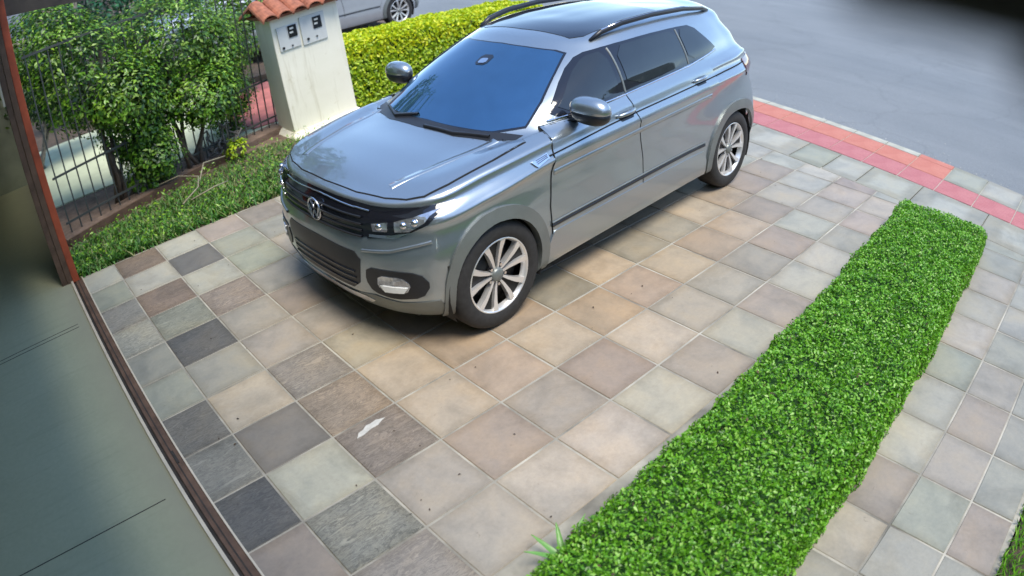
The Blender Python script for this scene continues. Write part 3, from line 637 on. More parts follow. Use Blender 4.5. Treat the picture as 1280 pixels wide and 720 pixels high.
sheet('lawn_bed', [(-3, -9), (4.2, -9), (4.2, -3.64), (-3, -3.64)], -.012, 'soil', .05)
m = 34000; x = RNG.uniform(-1.1, 4.1, m); y = RNG.uniform(-5.6, -3.62, m); h = RNG.uniform(.03, .07, m); az = RNG.uniform(0, 6.28, m); le = RNG.uniform(.1, .8, m)
leaves('lawn', np.stack([x, y, h * .45], 1), np.stack([-np.cos(az), -np.sin(az), le + .1], 1), h * 1.2, 'leaf_hedge', None, .14, .1, 'stuff', np.stack([np.cos(az) * le, np.sin(az) * le, np.ones(m)], 1))
# crumbs of dry leaf on the tiles
m = 80; x = RNG.uniform(-.9, 4.4, m); y = RNG.uniform(-1.9, 2.3, m)
leaves('leaf_litter', np.stack([x, y, np.full(m, .006)], 1), RNG.normal(size=(m, 3)) * .25 + [0, 0, 1], RNG.uniform(.007, .020, m), 'leaf_dry', None, .6)
m = 900; y = RNG.uniform(-2.6, 3.0, m); x = 6.08 + .15 * y + RNG.exponential(.16, m)
leaves('road_grit', np.stack([x, y, np.full(m, -.098)], 1), RNG.normal(size=(m, 3)) * .2 + [0, 0, 1], RNG.uniform(.008, .024, m), 'cement', None, .7)
bm = bmesh.new(); pts = [(-.15, -.035), (-.09, -.04), (-.03, -.025), (.03, -.03), (.07, -.01), (.11, .0), (.07, .02), (.05, .035), (.0, .03), (-.03, .04), (-.07, .015), (-.11, .01)]
prism_bm(bm, pts, 0, .003); fl = bmobj('flaked_patch', bm, 'flake', driveway); fl.scale = (.75, .6, 1); fl.location = (-.19, -.85, .0015); fl.rotation_euler = (0, 0, R(4))

# ------------------------------------------------------------------ car body: rows of feature points swept round the half car, splined, mirrored
# columns: 0 front centre .. 3 front corner .. 5 A-pillar foot .. 10 D-pillar .. 13 rear centre
ROWS = [
 ('floor', [(.52, 0, .24), (.50, .33, .24), (.43, .52, .24), (.30, .62, .24), (.0, .68, .24), (-.45, .70, .24), (-1.0, .70, .24), (-1.35, .70, .24), (-2.0, .70, .24), (-2.45, .68, .24), (-2.85, .66, .27), (-3.02, .58, .29), (-3.10, .36, .30), (-3.12, 0, .30)]),
 ('sill', [(.62, 0, .205), (.60, .34, .205), (.53, .58, .205), (.38, .75, .21), (.06, .825, .22), (-.45, .82, .215), (-1.0, .82, .215), (-1.35, .82, .215), (-2.0, .82, .22), (-2.45, .83, .24), (-2.85, .80, .28), (-3.08, .70, .31), (-3.20, .40, .31), (-3.22, 0, .31)]),
 ('low', [(.685, 0, .30), (.665, .34, .30), (.595, .60, .30), (.44, .79, .31), (.09, .862, .34), (-.45, .845, .335), (-1.0, .845, .335), (-1.35, .845, .335), (-2.0, .848, .34), (-2.45, .862, .36), (-2.87, .825, .38), (-3.13, .72, .40), (-3.25, .41, .40), (-3.27, 0, .40)]),
 ('mould', [(.70, 0, .44), (.68, .35, .44), (.61, .61, .44), (.44, .805, .45), (.08, .872, .47), (-.45, .85, .46), (-1.0, .85, .46), (-1.35, .85, .46), (-2.0, .853, .465), (-2.45, .872, .48), (-2.88, .832, .52), (-3.15, .725, .54), (-3.27, .415, .55), (-3.29, 0, .55)]),
 ('mid', [(.695, 0, .60), (.675, .36, .60), (.60, .62, .60), (.43, .805, .61), (.06, .868, .64), (-.45, .852, .64), (-1.0, .848, .64), (-1.35, .848, .64), (-2.0, .852, .645), (-2.45, .87, .66), (-2.88, .825, .69), (-3.12, .72, .71), (-3.22, .41, .72), (-3.24, 0, .72)]),
 ('line', [(.675, 0, .75), (.65, .36, .75), (.57, .61, .755), (.40, .79, .775), (.04, .855, .82), (-.45, .862, .875), (-1.0, .866, .895), (-1.35, .868, .91), (-2.0, .868, .935), (-2.45, .862, .955), (-2.88, .80, .97), (-3.07, .70, .98), (-3.16, .40, .98), (-3.18, 0, .98)]),
 ('edge', [(.63, 0, .845), (.605, .36, .845), (.52, .59, .85), (.33, .745, .875), (.0, .805, .925), (-.45, .825, .965), (-1.0, .825, .99), (-1.35, .825, 1.005), (-2.0, .82, 1.035), (-2.45, .805, 1.06), (-2.84, .755, 1.075), (-3.02, .675, 1.08), (-3.11, .39, 1.09), (-3.13, 0, 1.09)]),
 ('hood1', [(.52, 0, .895), (.50, .34, .888), (.43, .545, .89), (.27, .665, .915), (-.02, .725, .955), (-.44, .775, .99), (-1.0, .805, 1.015), (-1.35, .808, 1.03), (-2.0, .803, 1.06), (-2.44, .785, 1.085), (-2.80, .735, 1.10), (-2.99, .665, 1.10), (-3.09, .39, 1.11), (-3.11, 0, 1.11)]),
 ('hood2', [(.15, 0, .955), (.14, .31, .948), (.10, .49, .942), (.0, .605, .955), (-.17, .68, .98), (-.45, .735, 1.0), (-1.0, .79, 1.03), (-1.35, .795, 1.045), (-2.0, .79, 1.08), (-2.43, .77, 1.105), (-2.77, .72, 1.12), (-2.97, .655, 1.12), (-3.07, .385, 1.13), (-3.09, 0, 1.13)]),
 ('cowl', [(-.22, 0, 1.005), (-.235, .30, 1.0), (-.285, .49, .992), (-.36, .605, .99), (-.46, .685, .998), (-.60, .728, 1.012), (-1.02, .778, 1.045), (-1.36, .783, 1.06), (-2.0, .776, 1.095), (-2.42, .755, 1.125), (-2.75, .705, 1.14), (-2.95, .645, 1.14), (-3.05, .38, 1.15), (-3.07, 0, 1.15)]),
 ('glass1', [(-.50, 0, 1.17), (-.515, .27, 1.163), (-.565, .455, 1.152), (-.64, .575, 1.145), (-.74, .655, 1.15), (-.87, .695, 1.16), (-1.14, .728, 1.18), (-1.42, .735, 1.19), (-2.02, .728, 1.215), (-2.43, .708, 1.24), (-2.73, .655, 1.25), (-2.92, .59, 1.25), (-3.01, .35, 1.26), (-3.03, 0, 1.26)]),
 ('glass2', [(-.78, 0, 1.325), (-.795, .25, 1.315), (-.84, .43, 1.30), (-.915, .545, 1.292), (-1.0, .61, 1.29), (-1.09, .645, 1.298), (-1.26, .665, 1.31), (-1.50, .675, 1.32), (-2.04, .670, 1.335), (-2.42, .648, 1.345), (-2.70, .60, 1.35), (-2.87, .53, 1.35), (-2.95, .32, 1.365), (-2.965, 0, 1.365)]),
 ('roofedge', [(-.985, 0, 1.428), (-1.0, .24, 1.418), (-1.05, .41, 1.402), (-1.12, .505, 1.394), (-1.19, .552, 1.396), (-1.26, .578, 1.403), (-1.38, .596, 1.415), (-1.57, .607, 1.428), (-2.05, .604, 1.44), (-2.41, .584, 1.438), (-2.68, .54, 1.432), (-2.87, .47, 1.43), (-2.97, .29, 1.44), (-2.995, 0, 1.445)]),
 ('roof1', [(-1.06, 0, 1.462), (-1.075, .22, 1.455), (-1.12, .365, 1.445), (-1.18, .45, 1.44), (-1.24, .495, 1.443), (-1.31, .52, 1.45), (-1.42, .54, 1.462), (-1.60, .552, 1.474), (-2.05, .55, 1.485), (-2.40, .53, 1.480), (-2.65, .49, 1.47), (-2.84, .43, 1.462), (-2.94, .27, 1.468), (-2.96, 0, 1.472)]),
 ('roof2', [(-1.3, 0, 1.508), (-1.31, .13, 1.505), (-1.33, .22, 1.50), (-1.36, .29, 1.498), (-1.40, .33, 1.498), (-1.46, .36, 1.50), (-1.55, .38, 1.506), (-1.70, .39, 1.512), (-2.05, .39, 1.518), (-2.33, .38, 1.514), (-2.52, .35, 1.506), (-2.65, .30, 1.50), (-2.72, .18, 1.502), (-2.74, 0, 1.503)]),
 ('ridge', [(-1.6, 0, 1.522), (-1.6, 0, 1.522), (-1.6, 0, 1.522), (-1.62, 0, 1.522), (-1.65, 0, 1.523), (-1.7, 0, 1.525), (-1.78, 0, 1.527), (-1.86, 0, 1.528), (-2.05, 0, 1.528), (-2.2, 0, 1.526), (-2.3, 0, 1.524), (-2.36, 0, 1.522), (-2.4, 0, 1.522), (-2.4, 0, 1.522)]),
]
def spline(A, n, axis):
    """Catmull-Rom (centripetal-like) resample of array A along axis, n samples per span"""
    A = np.moveaxis(np.asarray(A, float), axis, 0); m = len(A)
    ext = np.concatenate([[2 * A[0] - A[1]], A, [2 * A[-1] - A[-2]]])
    out = []
    for i in range(m - 1):
        p0, p1, p2, p3 = ext[i], ext[i + 1], ext[i + 2], ext[i + 3]
        d0 = np.linalg.norm(p1 - p0, axis=-1, keepdims=True) + 1e-6; d1 = np.linalg.norm(p2 - p1, axis=-1, keepdims=True) + 1e-6; d2 = np.linalg.norm(p3 - p2, axis=-1, keepdims=True) + 1e-6
        m1 = ((p1 - p0) / d0 * d1 + (p2 - p1) / d1 * d0) / (d0 + d1) * d1 ; m2 = ((p2 - p1) / d1 * d2 + (p3 - p2) / d2 * d1) / (d1 + d2) * d1
        for k in range(n):
            t = k / n
            out.append((2 * t ** 3 - 3 * t * t + 1) * p1 + (t ** 3 - 2 * t * t + t) * m1 + (-2 * t ** 3 + 3 * t * t) * p2 + (t ** 3 - t * t) * m2)
    out.append(A[-1])
    return np.moveaxis(np.array(out), 0, axis)
def warp(x):
    s = min(1, max(0, (x - .22) / .36)); r = min(1, max(0, (-2.50 - x) / .5))
    return x - .068 * s * s * (3 - 2 * s) - .125 * r * r * (3 - 2 * r)
def drop(z): return z if z < 1.06 else 1.06 + (z - 1.06) * .905
def hull(stretch=1.0):
    A = np.array([r[1] for r in ROWS], float)
    nm = [r[0] for r in ROWS]; out = []
    for k, row in enumerate(A):
        if nm[k] == 'line':
            wt = np.array([0, 0, .1, .5, 1, 1, 1, 1, 1, 1, 1, .6, 0, 0])[:, None]; out += [row + np.array([0, -.004, 0]) * wt - [0, 0, .03], row + np.array([0, .006, 0]) * wt, row + np.array([0, -.010, 0]) * wt + [0, 0, .022]]
        elif nm[k] == 'edge':
            out += [row + np.array([0, .002, -.018]), row]
        else: out.append(row)
    A = np.array(out); A[:, 0, 1] = 0; A[:, -1, 1] = 0
    for q in A.reshape(-1, 3): q[0] = warp(q[0]); q[2] = drop(q[2])
    # mirror across the centre so the spline is level at y = 0
    B = A[:, ::-1].copy(); B[:, :, 1] *= -1
    full = np.concatenate([B[:, :-1], A, B[:, 1:2] * 0 + A[:, -2:-1] * [1, -1, 1]], 1)
    G = spline(full, 6, 1); s = (A.shape[1] - 1) * 6; G = G[:, s:2 * s + 1]
    G[:, 0, 1] = 0; G[:, -1, 1] = 0
    G = spline(G, 6, 0); G[:, 0, 1] = 0; G[:, -1, 1] = 0; G[-1, :, 1] = 0; G[:, :, 1] = np.maximum(G[:, :, 1], 0)
    return G
WHEELX = (0.0, -2.651); WR = .328
def hull_bm(G, cut=True):
    nr, nc = G.shape[:2]; bm = bmesh.new(); vs = {}
    for sgn in (1, -1):
        for i in range(nr):
            for j in range(nc):
                vs[sgn, i, j] = bm.verts.new((G[i, j, 0], sgn * G[i, j, 1], G[i, j, 2]))
        for i in range(nr - 1):
            for j in range(nc - 1):
                q = [vs[sgn, i, j], vs[sgn, i, j + 1], vs[sgn, i + 1, j + 1], vs[sgn, i + 1, j]]
                bm.faces.new(q if sgn > 0 else q[::-1])
    bmesh.ops.remove_doubles(bm, verts=bm.verts[:], dist=.0004)
    if cut:
        kill = [f for f in bm.faces if any((f.calc_center_median().x - wx) ** 2 + (f.calc_center_median().z - .335) ** 2 < .375 ** 2 for wx in WHEELX) and abs(f.calc_center_median().y) > .55]
        bmesh.ops.delete(bm, geom=kill, context='FACES')
    bm.normal_update(); bmesh.ops.recalc_face_normals(bm, faces=bm.faces[:])
    return bm
GRID = hull()
_b = hull_bm(GRID, False); BVH = BVHTree.FromBMesh(_b); _b.free()
AX = {'y': (lambda a, b: Vector((a, 3, b)), Vector((0, -1, 0))), '-y': (lambda a, b: Vector((a, -3, b)), Vector((0, 1, 0))),
      'x': (lambda a, b: Vector((3, a, b)), Vector((-1, 0, 0))), '-x': (lambda a, b: Vector((-6, a, b)), Vector((1, 0, 0))), 'z': (lambda a, b: Vector((a, b, 4)), Vector((0, 0, -1)))}
def hit(ax, a, b):
    if ax in ('y', '-y', 'z'): a = warp(a)
    if ax != 'z': b = drop(b)
    o, d = AX[ax]; loc, nrm, i, dist = BVH.ray_cast(o(a, b), d)
    if loc is None: return None, None
    if nrm.dot(d) > 0: nrm = -nrm
    return loc, nrm
def smooth_poly(poly, n=3, it=1):
    """round a polygon's corners slightly (Chaikin)"""
    for _ in range(it):
        out = []
        for i in range(len(poly)):
            p, q = poly[i], poly[(i + 1) % len(poly)]
            out += [(p[0] * .8 + q[0] * .2, p[1] * .8 + q[1] * .2), (p[0] * .2 + q[0] * .8, p[1] * .2 + q[1] * .8)]
        poly = out
    return poly
def patch(name, ax, poly, off, mat, parent, res=.03, depth=.006, smooth=True, rnd=0):
    """a shell over a 2-D outline laid on the body surface, raised by off, its rim turned inwards by depth"""
    if rnd: poly = smooth_poly(poly, 3, rnd)
    a0, a1 = min(p[0] for p in poly), max(p[0] for p in poly); b0, b1 = min(p[1] for p in poly), max(p[1] for p in poly)
    na, nb_ = max(1, math.ceil((a1 - a0) / res)), max(1, math.ceil((b1 - b0) / res)); da, db = (a1 - a0) / na, (b1 - b0) / nb_
    bm = bmesh.new(); cache = {}
    def vert(p):
        k = (round(p[0], 4), round(p[1], 4))
        if k not in cache:
            loc, nrm = hit(ax, *p)
            cache[k] = None if loc is None else bm.verts.new(loc + nrm * off)
        return cache[k]
    for i in range(na):
        for j in range(nb_):
            c = poly
            for A_, B_, C_ in ((-1, 0, -(a0 + i * da)), (1, 0, a0 + (i + 1) * da), (0, -1, -(b0 + j * db)), (0, 1, b0 + (j + 1) * db)):
                c = clip(c, A_, B_, C_)
                if len(c) < 3: break
            if len(c) < 3 or area(c) < 1e-7: continue
            vs = []
            for p in c:
                v = vert(p)
                if v is not None and v not in vs: vs.append(v)
            if len(vs) >= 3:
                try: bm.faces.new(vs)
                except ValueError: pass
    bmesh.ops.remove_doubles(bm, verts=bm.verts[:], dist=.0003)
    bm.normal_update()
    d = AX[ax][1]
    for f in bm.faces:
        if f.normal.dot(d) > 0: f.normal_flip()
    be = [e for e in bm.edges if len(e.link_faces) == 1]
    if be and depth:
        r = bmesh.ops.extrude_edge_only(bm, edges=be)
        for v in [g_ for g_ in r['geom'] if isinstance(g_, bmesh.types.BMVert)]:
            loc, nrm, i_, ds = BVH.find_nearest(v.co)
            v.co = v.co - (nrm if nrm.dot(v.co - loc) > 0 else -nrm) * depth
        for e in be: e.smooth = False
    bm.normal_update()
    return bmobj(name, bm, mat, parent, smooth)
def line(name, ax, pts, w, off, mat, parent, step=.03, h=.004):
    """a thin strip following the surface along a 2-D polyline"""
    P = []
    for (p, q) in zip(pts, pts[1:]):
        n = max(1, int(math.dist(p, q) / step))
        P += [(p[0] + (q[0] - p[0]) * i / n, p[1] + (q[1] - p[1]) * i / n) for i in range(n)]
    P.append(pts[-1]); H = [hit(ax, *p) for p in P]; H = [x_ for x_ in H if x_[0] is not None]
    bm = bmesh.new(); prev = None
    for i, (l, nrm) in enumerate(H):
        t = (H[min(i + 1, len(H) - 1)][0] - H[max(i - 1, 0)][0]).normalized(); s = t.cross(nrm).normalized() * w / 2
        row = [bm.verts.new(l - s - nrm * .003), bm.verts.new(l - s * .8 + nrm * off), bm.verts.new(l + s * .8 + nrm * off), bm.verts.new(l + s - nrm * .003)]
        if prev:
            for k in range(3): bm.faces.new((prev[k], prev[k + 1], row[k + 1], row[k]))
        prev = row
    bmesh.ops.recalc_face_normals(bm, faces=bm.faces[:])
    return bmobj(name, bm, mat, parent, True)
def ringpoly(cx, cz, r0, r1, a0, a1, n=28):
    return [(cx + math.cos(a0 + (a1 - a0) * i / n) * r1, cz + math.sin(a0 + (a1 - a0) * i / n) * r1) for i in range(n + 1)] + [(cx + math.cos(a1 - (a1 - a0) * i / n) * r0, cz + math.sin(a1 - (a1 - a0) * i / n) * r0) for i in range(n + 1)]
def lathe_bm(bm, prof, n=40, cy=0.0):
    """profile of (radius, y) spun about the y axis"""
    rings = [[bm.verts.new((math.cos(2 * math.pi * k / n) * r, cy + y_, math.sin(2 * math.pi * k / n) * r)) for k in range(n)] for r, y_ in prof]
    for a, b in zip(rings, rings[1:]):
        for k in range(n): bm.faces.new((a[k], a[(k + 1) % n], b[(k + 1) % n], b[k]))
    bmesh.ops.recalc_face_normals(bm, faces=bm.faces[:])
def make_wheel(parent, x_, y_, s, steer=0.0, spin=0.0):
    """s = +1: outer face towards +y"""
    w = D.objects.new('wheel', None); COL.objects.link(w); w.parent = parent; w.location = (x_, y_, WR); w.rotation_euler = (0, spin, steer + (0 if s > 0 else math.pi))
    bm = bmesh.new(); lathe_bm(bm, [(.222, -.10), (.29, -.105), (.316, -.095), (.327, -.07), (.3285, 0), (.327, .07), (.316, .095), (.292, .106), (.262, .109), (.236, .104), (.224, .096)], 56); bmobj('tyre', bm, 'rubber', w, True)
    bm = bmesh.new(); lathe_bm(bm, [(.226, -.09), (.205, -.05), (.19, .02), (.19, .028), (.0, .024)], 48); bmobj('rim_barrel', bm, 'alloy_dark', w, True)
    bm = bmesh.new(); lathe_bm(bm, [(.205, .06), (.212, .088), (.219, .099), (.2235, .102), (.228, .098)], 56); bmobj('rim', bm, 'alloy', w, True)
    bm = bmesh.new(); lathe_bm(bm, [(.152, .028), (.152, .036), (.05, .038)], 40); bmobj('brake_disc', bm, 'alloy_dark', w, True)
    for k in range(5):
        a = math.radians(90 + 72 * k)
        for sd_ in (-1, 1):
            bm = bmesh.new()
            prof = [(.030, .011 * sd_, .012, .074), (.085, .021 * sd_, .018, .082), (.15, .040 * sd_, .028, .091), (.205, .064 * sd_, .040, .097), (.217, .066 * sd_, .043, .094)]
            prev = None
            for r_, off_, wd, yy in prof:
                c = Vector((math.cos(a) * r_ - math.sin(a) * off_, 0, math.sin(a) * r_ + math.cos(a) * off_)); tv = Vector((-math.sin(a), 0, math.cos(a))) * wd / 2
                row = [bm.verts.new(c - tv * 1.0 + Vector((0, yy - .035, 0))), bm.verts.new(c - tv + Vector((0, yy, 0))), bm.verts.new(c + tv + Vector((0, yy, 0))), bm.verts.new(c + tv + Vector((0, yy - .035, 0)))]
                if prev:
                    for q in range(3): bm.faces.new((prev[q], prev[q + 1], row[q + 1], row[q]))
                prev = row
            bmesh.ops.recalc_face_normals(bm, faces=bm.faces[:])
            bmobj('spoke', bm, 'alloy', w)
        bm = bmesh.new()                      # dark web between the two blades of a spoke
        vs = [bm.verts.new((math.cos(a) * r_ - math.sin(a) * o_, .055 + .1 * r_, math.sin(a) * r_ + math.cos(a) * o_)) for r_, o_ in ((.05, -.012), (.2, -.07), (.215, 0), (.2, .07), (.05, .012))]
        bm.faces.new(vs); bmobj('spoke_web', bm, 'alloy_dark', w)
        bm = bmesh.new(); c = (math.cos(a + .63) * .062, math.sin(a + .63) * .062); tube_bm(bm, [(c[0], .05, c[1]), (c[0], .078, c[1])], .0095, 8); bmobj('wheel_bolt', bm, 'chrome', w)
    bm = bmesh.new(); lathe_bm(bm, [(.045, .05), (.042, .082), (.034, .09), (.0, .092)], 28); bmobj('hub_cap', bm, 'cladding', w, True)
    return w
def make_car(label, group=None, detail=True, body='car_paint'):
    t = thing('parked_car', label, 'car', (0, 0, 0), 0, group)
    bmobj('body', hull_bm(GRID), body, t, True)
    # ---- windows
    side = {'front_window': [(-.66, 1.065), (-1.22, 1.098), (-1.235, 1.375), (-1.09, 1.352), (-.92, 1.262)],
            'rear_window': [(-1.325, 1.105), (-2.06, 1.15), (-2.055, 1.402), (-1.70, 1.402), (-1.335, 1.385)],
            'quarter_window': [(-2.105, 1.155), (-2.50, 1.205), (-2.45, 1.255), (-2.30, 1.395), (-2.10, 1.402)]}
    for sg in ('y', '-y'):
        patch('window_surround', sg, [(-.56, 1.035), (-1.27, 1.078), (-2.08, 1.128), (-2.56, 1.188), (-2.50, 1.25), (-2.325, 1.412), (-2.06, 1.422), (-1.70, 1.421), (-1.30, 1.402), (-1.08, 1.37), (-.90, 1.28)], .004, 'black_gloss', t, .02, .005, rnd=1)
        for k, poly in side.items(): patch(k, sg, poly, .0075, 'glass', t, .02, .004, rnd=1)
        line('window_trim', sg, [(-.60, 1.042), (-1.27, 1.072), (-2.08, 1.122), (-2.54, 1.178)], .014, .008, 'chrome', t)
        line('pillar_trim', sg, [(-1.275, 1.085), (-1.285, 1.385)], .014, .009, 'cladding', t); line('pillar_trim', sg, [(-2.082, 1.135), (-2.078, 1.405)], .014, .009, 'cladding', t)
    ws = [(-.30 + .0, -.60), ]
    wpoly = [(0, 1.022), (.27, 1.018), (.50, 1.012), (.63, 1.03), (.598, 1.14), (.525, 1.28), (.468, 1.372), (.40, 1.388), (.2, 1.402), (0, 1.408)]
    fr = [(a * 1.02, b - .008 if b < 1.1 else b + (.006 if b > 1.33 else 0)) for a, b in wpoly]
    patch('windscreen_frit', 'x', fr + [(-a, b) for a, b in fr[::-1]][1:-1], .0012, 'black_gloss', t, .04, .002)
    patch('windscreen', 'x', wpoly + [(-a, b) for a, b in wpoly[::-1]][1:-1], .003, 'windscreen', t, .05, .004)
    rp = [(0, 1.17), (.42, 1.165), (.52, 1.18), (.44, 1.36), (.25, 1.40), (0, 1.405)]
    patch('rear_screen', '-x', rp + [(-a, b) for a, b in rp[::-1]][1:-1], .003, 'glass', t, .06, .004)
    patch('sunroof', 'z', [(-1.17, -.40), (-1.14, 0), (-1.17, .40), (-1.25, .455), (-2.15, .475), (-2.2, .42), (-2.2, -.42), (-2.15, -.475), (-1.25, -.455)], .003, 'black_gloss', t, .06, .005)
    line('wiper', 'z', [(-.30, .52), (-.215, .30), (-.20, .05)], .02, .018, 'black_plastic', t); line('wiper', 'z', [(-.28, -.10), (-.24, -.30), (-.34, -.50)], .02, .018, 'black_plastic', t)
    cw = [(-.185, 0), (-.20, .32), (-.27, .53), (-.37, .66), (-.43, .665), (-.335, .50), (-.27, .32), (-.25, 0)]
    patch('cowl', 'z', cw + [(a, -b) for a, b in cw[::-1]][1:-1], .002, 'black_plastic', t, .05, .003)
    # ---- bonnet and doors, proud of the body, with dark joints beneath
    hp = [(.58, 0), (.565, .30), (.515, .50), (.45, .62), (.36, .69), (.20, .725), (-.10, .745), (-.36, .74), (-.375, .70), (-.255, .54), (-.19, .32), (-.175, 0)]
    hp2 = [(a + (.006 if a > -.1 else -.004), b * 1.011 + (.0 if b == 0 else .002)) for a, b in hp]
    patch('bonnet_joint', 'z', hp2 + [(a, -b) for a, b in hp2[::-1]][1:-1], .0012, 'gap', t, .06, .003)
    bon = patch('bonnet', 'z', hp + [(a, -b) for a, b in hp[::-1]][1:-1], .005, body, t, .05, .005)
    for s in (-1, 1): line('bonnet_crease', 'z', [(.42, .46 * s), (.0, .54 * s), (-.30, .575 * s)], .06, .0066, body, t)
    DF = [(-.455, .36), (-.435, .60), (-.455, .80), (-.50, .975), (-.54, 1.022), (-1.0, 1.05), (-1.265, 1.066), (-1.30, .9), (-1.36, .62), (-1.37, .36)]
    DR = [(-1.38, .36), (-1.37, .62), (-1.31, .9), (-1.275, 1.067), (-2.0, 1.112), (-2.30, 1.14), (-2.36, 1.02), (-2.345, .88), (-2.27, .70), (-2.20, .52), (-2.16, .36)]
    def grow(poly, d):
        cx = sum(p[0] for p in poly) / len(poly); cz = sum(p[1] for p in poly) / len(poly)
        return [(p[0] + math.copysign(d, p[0] - cx), p[1] + math.copysign(d, p[1] - cz)) for p in poly]
    for sg in ('y', '-y'):
        sy = 1 if sg == 'y' else -1
        for nm, poly in (('front_door', DF), ('rear_door', DR)):
            patch('door_joint', sg, grow(poly, .0045), .002, 'gap', t, .03, .003)
            d_ = patch(nm, sg, poly, .006, body, t, .022, .005)
        # character line, handles, sill moulding
        line('character_line', sg, [(-.47, .80), (-1.0, .82), (-1.35, .835), (-2.0, .86), (-2.27, .872)], .04, .0085, body, t)
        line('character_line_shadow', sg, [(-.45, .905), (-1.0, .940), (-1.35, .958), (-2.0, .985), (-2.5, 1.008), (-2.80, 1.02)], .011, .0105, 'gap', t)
        for hx, hz in ((-1.19, .962), (-2.13, 1.005)):
            patch('handle_recess', sg, [(hx + .085, hz - .012), (hx + .06, hz - .03), (hx - .06, hz - .026), (hx - .085, hz), (hx - .05, hz + .02), (hx + .05, hz + .018)], .0062, 'black_plastic', t, .03, .002)
            bm = bmesh.new(); pts = []
            for i in range(7):
                u = i / 6; l_, n_ = hit(sg, hx + .10 - .20 * u, hz + .008 + .01 * u); pts.append(l_ + n_ * (.008 + .034 * math.sin(math.pi * u)))
            tube_bm(bm, pts, [.010, .013, .014, .014, .014, .013, .010], 8); bmobj('door_handle', bm, body, t, True)
        patch('sill_moulding', sg, [(-.40, .225), (-.40, .34), (-.46, .43), (-2.17, .45), (-2.22, .36), (-2.24, .24)], .010, body, t, .05, .010)
        line('moulding_strip', sg, [(-.44, .47), (-2.18, .497)], .022, .012, 'black_plastic', t); line('moulding_edge', sg, [(-.44, .49), (-2.185, .517)], .010, .013, 'chrome' if False else 'cladding', t)
        for wx in WHEELX:
            patch('wheel_arch', sg, ringpoly(wx, .335, .335, .41, math.radians(-20), math.radians(201)), .016, 'cladding', t, .028, .05)
            bm = bmesh.new(); n = 20; rr = [[bm.verts.new((wx + math.cos(math.radians(-25 + 230 * i / n)) * .365, sy * yy, .335 + math.sin(math.radians(-25 + 230 * i / n)) * .365)) for i in range(n + 1)] for yy in (.845, .50)]
            for i in range(n): bm.faces.new((rr[0][i], rr[0][i + 1], rr[1][i + 1], rr[1][i]))
            bm.faces.new(rr[1]); bmobj('arch_liner', bm, 'rubber', t)
        # badge vent on the wing
        patch('wing_badge', sg, [(-.30, .905), (-.43, .925), (-.44, .895), (-.33, .872)], .008, 'chrome', t, .03, .006)
        for k in range(3): line('badge_slot', sg, [(-.335 - .0, .888 + k * .009), (-.425, .903 + k * .007)], .005, .011, 'gap', t)
        # mirror
        l_, n_ = hit(sg, -.76, 1.03)
        bm = bmesh.new(); tube_bm(bm, [l_ - Vector((0, sy * .03, 0)), l_ + Vector((.0, sy * .06, .02)), l_ + Vector((.01, sy * .10, .04))], [.03, .026, .024], 10); bmobj('mirror_arm', bm, 'black_plastic', t, True)
        for nm, mt, z0, z1, sc in (('mirror_shell', body, -.02, 1, 1.0), ('mirror_base', 'black_plastic', -1, -.02, .97)):
            bm = bmesh.new(); bmesh.ops.create_uvsphere(bm, u_segments=24, v_segments=14, radius=1)
            for v in bm.verts:
                sx, s_y, sz = v.co; q = lambda a, e: math.copysign(abs(a) ** e, a)
                X_, Y_, Z_ = q(sx, .75), q(s_y, .75), q(sz, .8)
                v.co = Vector((X_ * .08 * (1 if X_ > 0 else .55) * sc, Y_ * .14 * sc, (max(min(Z_, z1), z0)) * .085 * sc))
            bm.transform(Matrix.Translation(l_ + Vector((.01, sy * .155, .08)))); bmobj(nm, bm, mt, t, True)
        # roof rail
        pts = [hit('z', x_, sy * y_)[0] + Vector((0, 0, z_)) for x_, y_, z_ in ((-1.24, .515, .004), (-1.34, .525, .03), (-1.55, .54, .046), (-1.9, .545, .05), (-2.35, .53, .046), (-2.66, .50, .032), (-2.76, .48, .004))]
        bm = bmesh.new(); tube_bm(bm, pts, [.012, .020, .021, .021, .021, .020, .012], 10); bmobj('roof_rail', bm, 'black_plastic', t, True)
        bm = bmesh.new(); tube_bm(bm, [p + Vector((0, sy * .004, .011)) for p in pts[1:-1]], .009, 8); bmobj('rail_trim', bm, 'chrome', t, True)
        # lamps
        hl = patch('headlight', sg if False else 'x', [(sy * a, b) for a, b in ((.4555, .845), (.58, .845), (.70, .848), (.79, .86), (.805, .845), (.77, .775), (.65, .705), (.4555, .672))], .006, 'black_gloss', t, .03, .006)
        patch('lamp_reflector', 'x', [(sy * a, b) for a, b in ((.49, .765), (.585, .78), (.58, .73), (.495, .72))], .010, 'lamp_lens', hl, .03, .004)
        patch('lamp_reflector', 'x', [(sy * a, b) for a, b in ((.62, .785), (.70, .805), (.775, .835), (.755, .785), (.69, .74), (.62, .732))], .010, 'lamp_lens', hl, .03, .004)
        for py, pz in ((.535, .752), (.665, .772), (.715, .786)):
            l_, n_ = hit('x', sy * py, pz); bm = bmesh.new(); bmesh.ops.create_uvsphere(bm, u_segments=14, v_segments=8, radius=.021); bm.transform(Matrix.Translation(l_ + n_ * .004)); bmobj('projector', bm, 'chrome', hl, True)
        patch('lamp_reflector', 'x', [(sy * a, b) for a, b in ((.47, .70), (.60, .712), (.70, .735), (.62, .695), (.47, .685))], .010, 'chrome', hl, .03, .003)
        patch('bumper_cladding', 'x', [(sy * a, b) for a, b in ((.30, .215), (.30, .30), (.46, .33), (.62, .315), (.80, .34), (.80, .215))], .005, 'cladding', t, .03, .004)
        patch('fog_surround', 'x', smooth_poly([(sy * a, b) for a, b in ((.44, .505), (.59, .515), (.74, .51), (.78, .44), (.74, .36), (.60, .335), (.46, .355), (.42, .42))], 3, 1), .006, 'black_plastic', t, .03, .006)
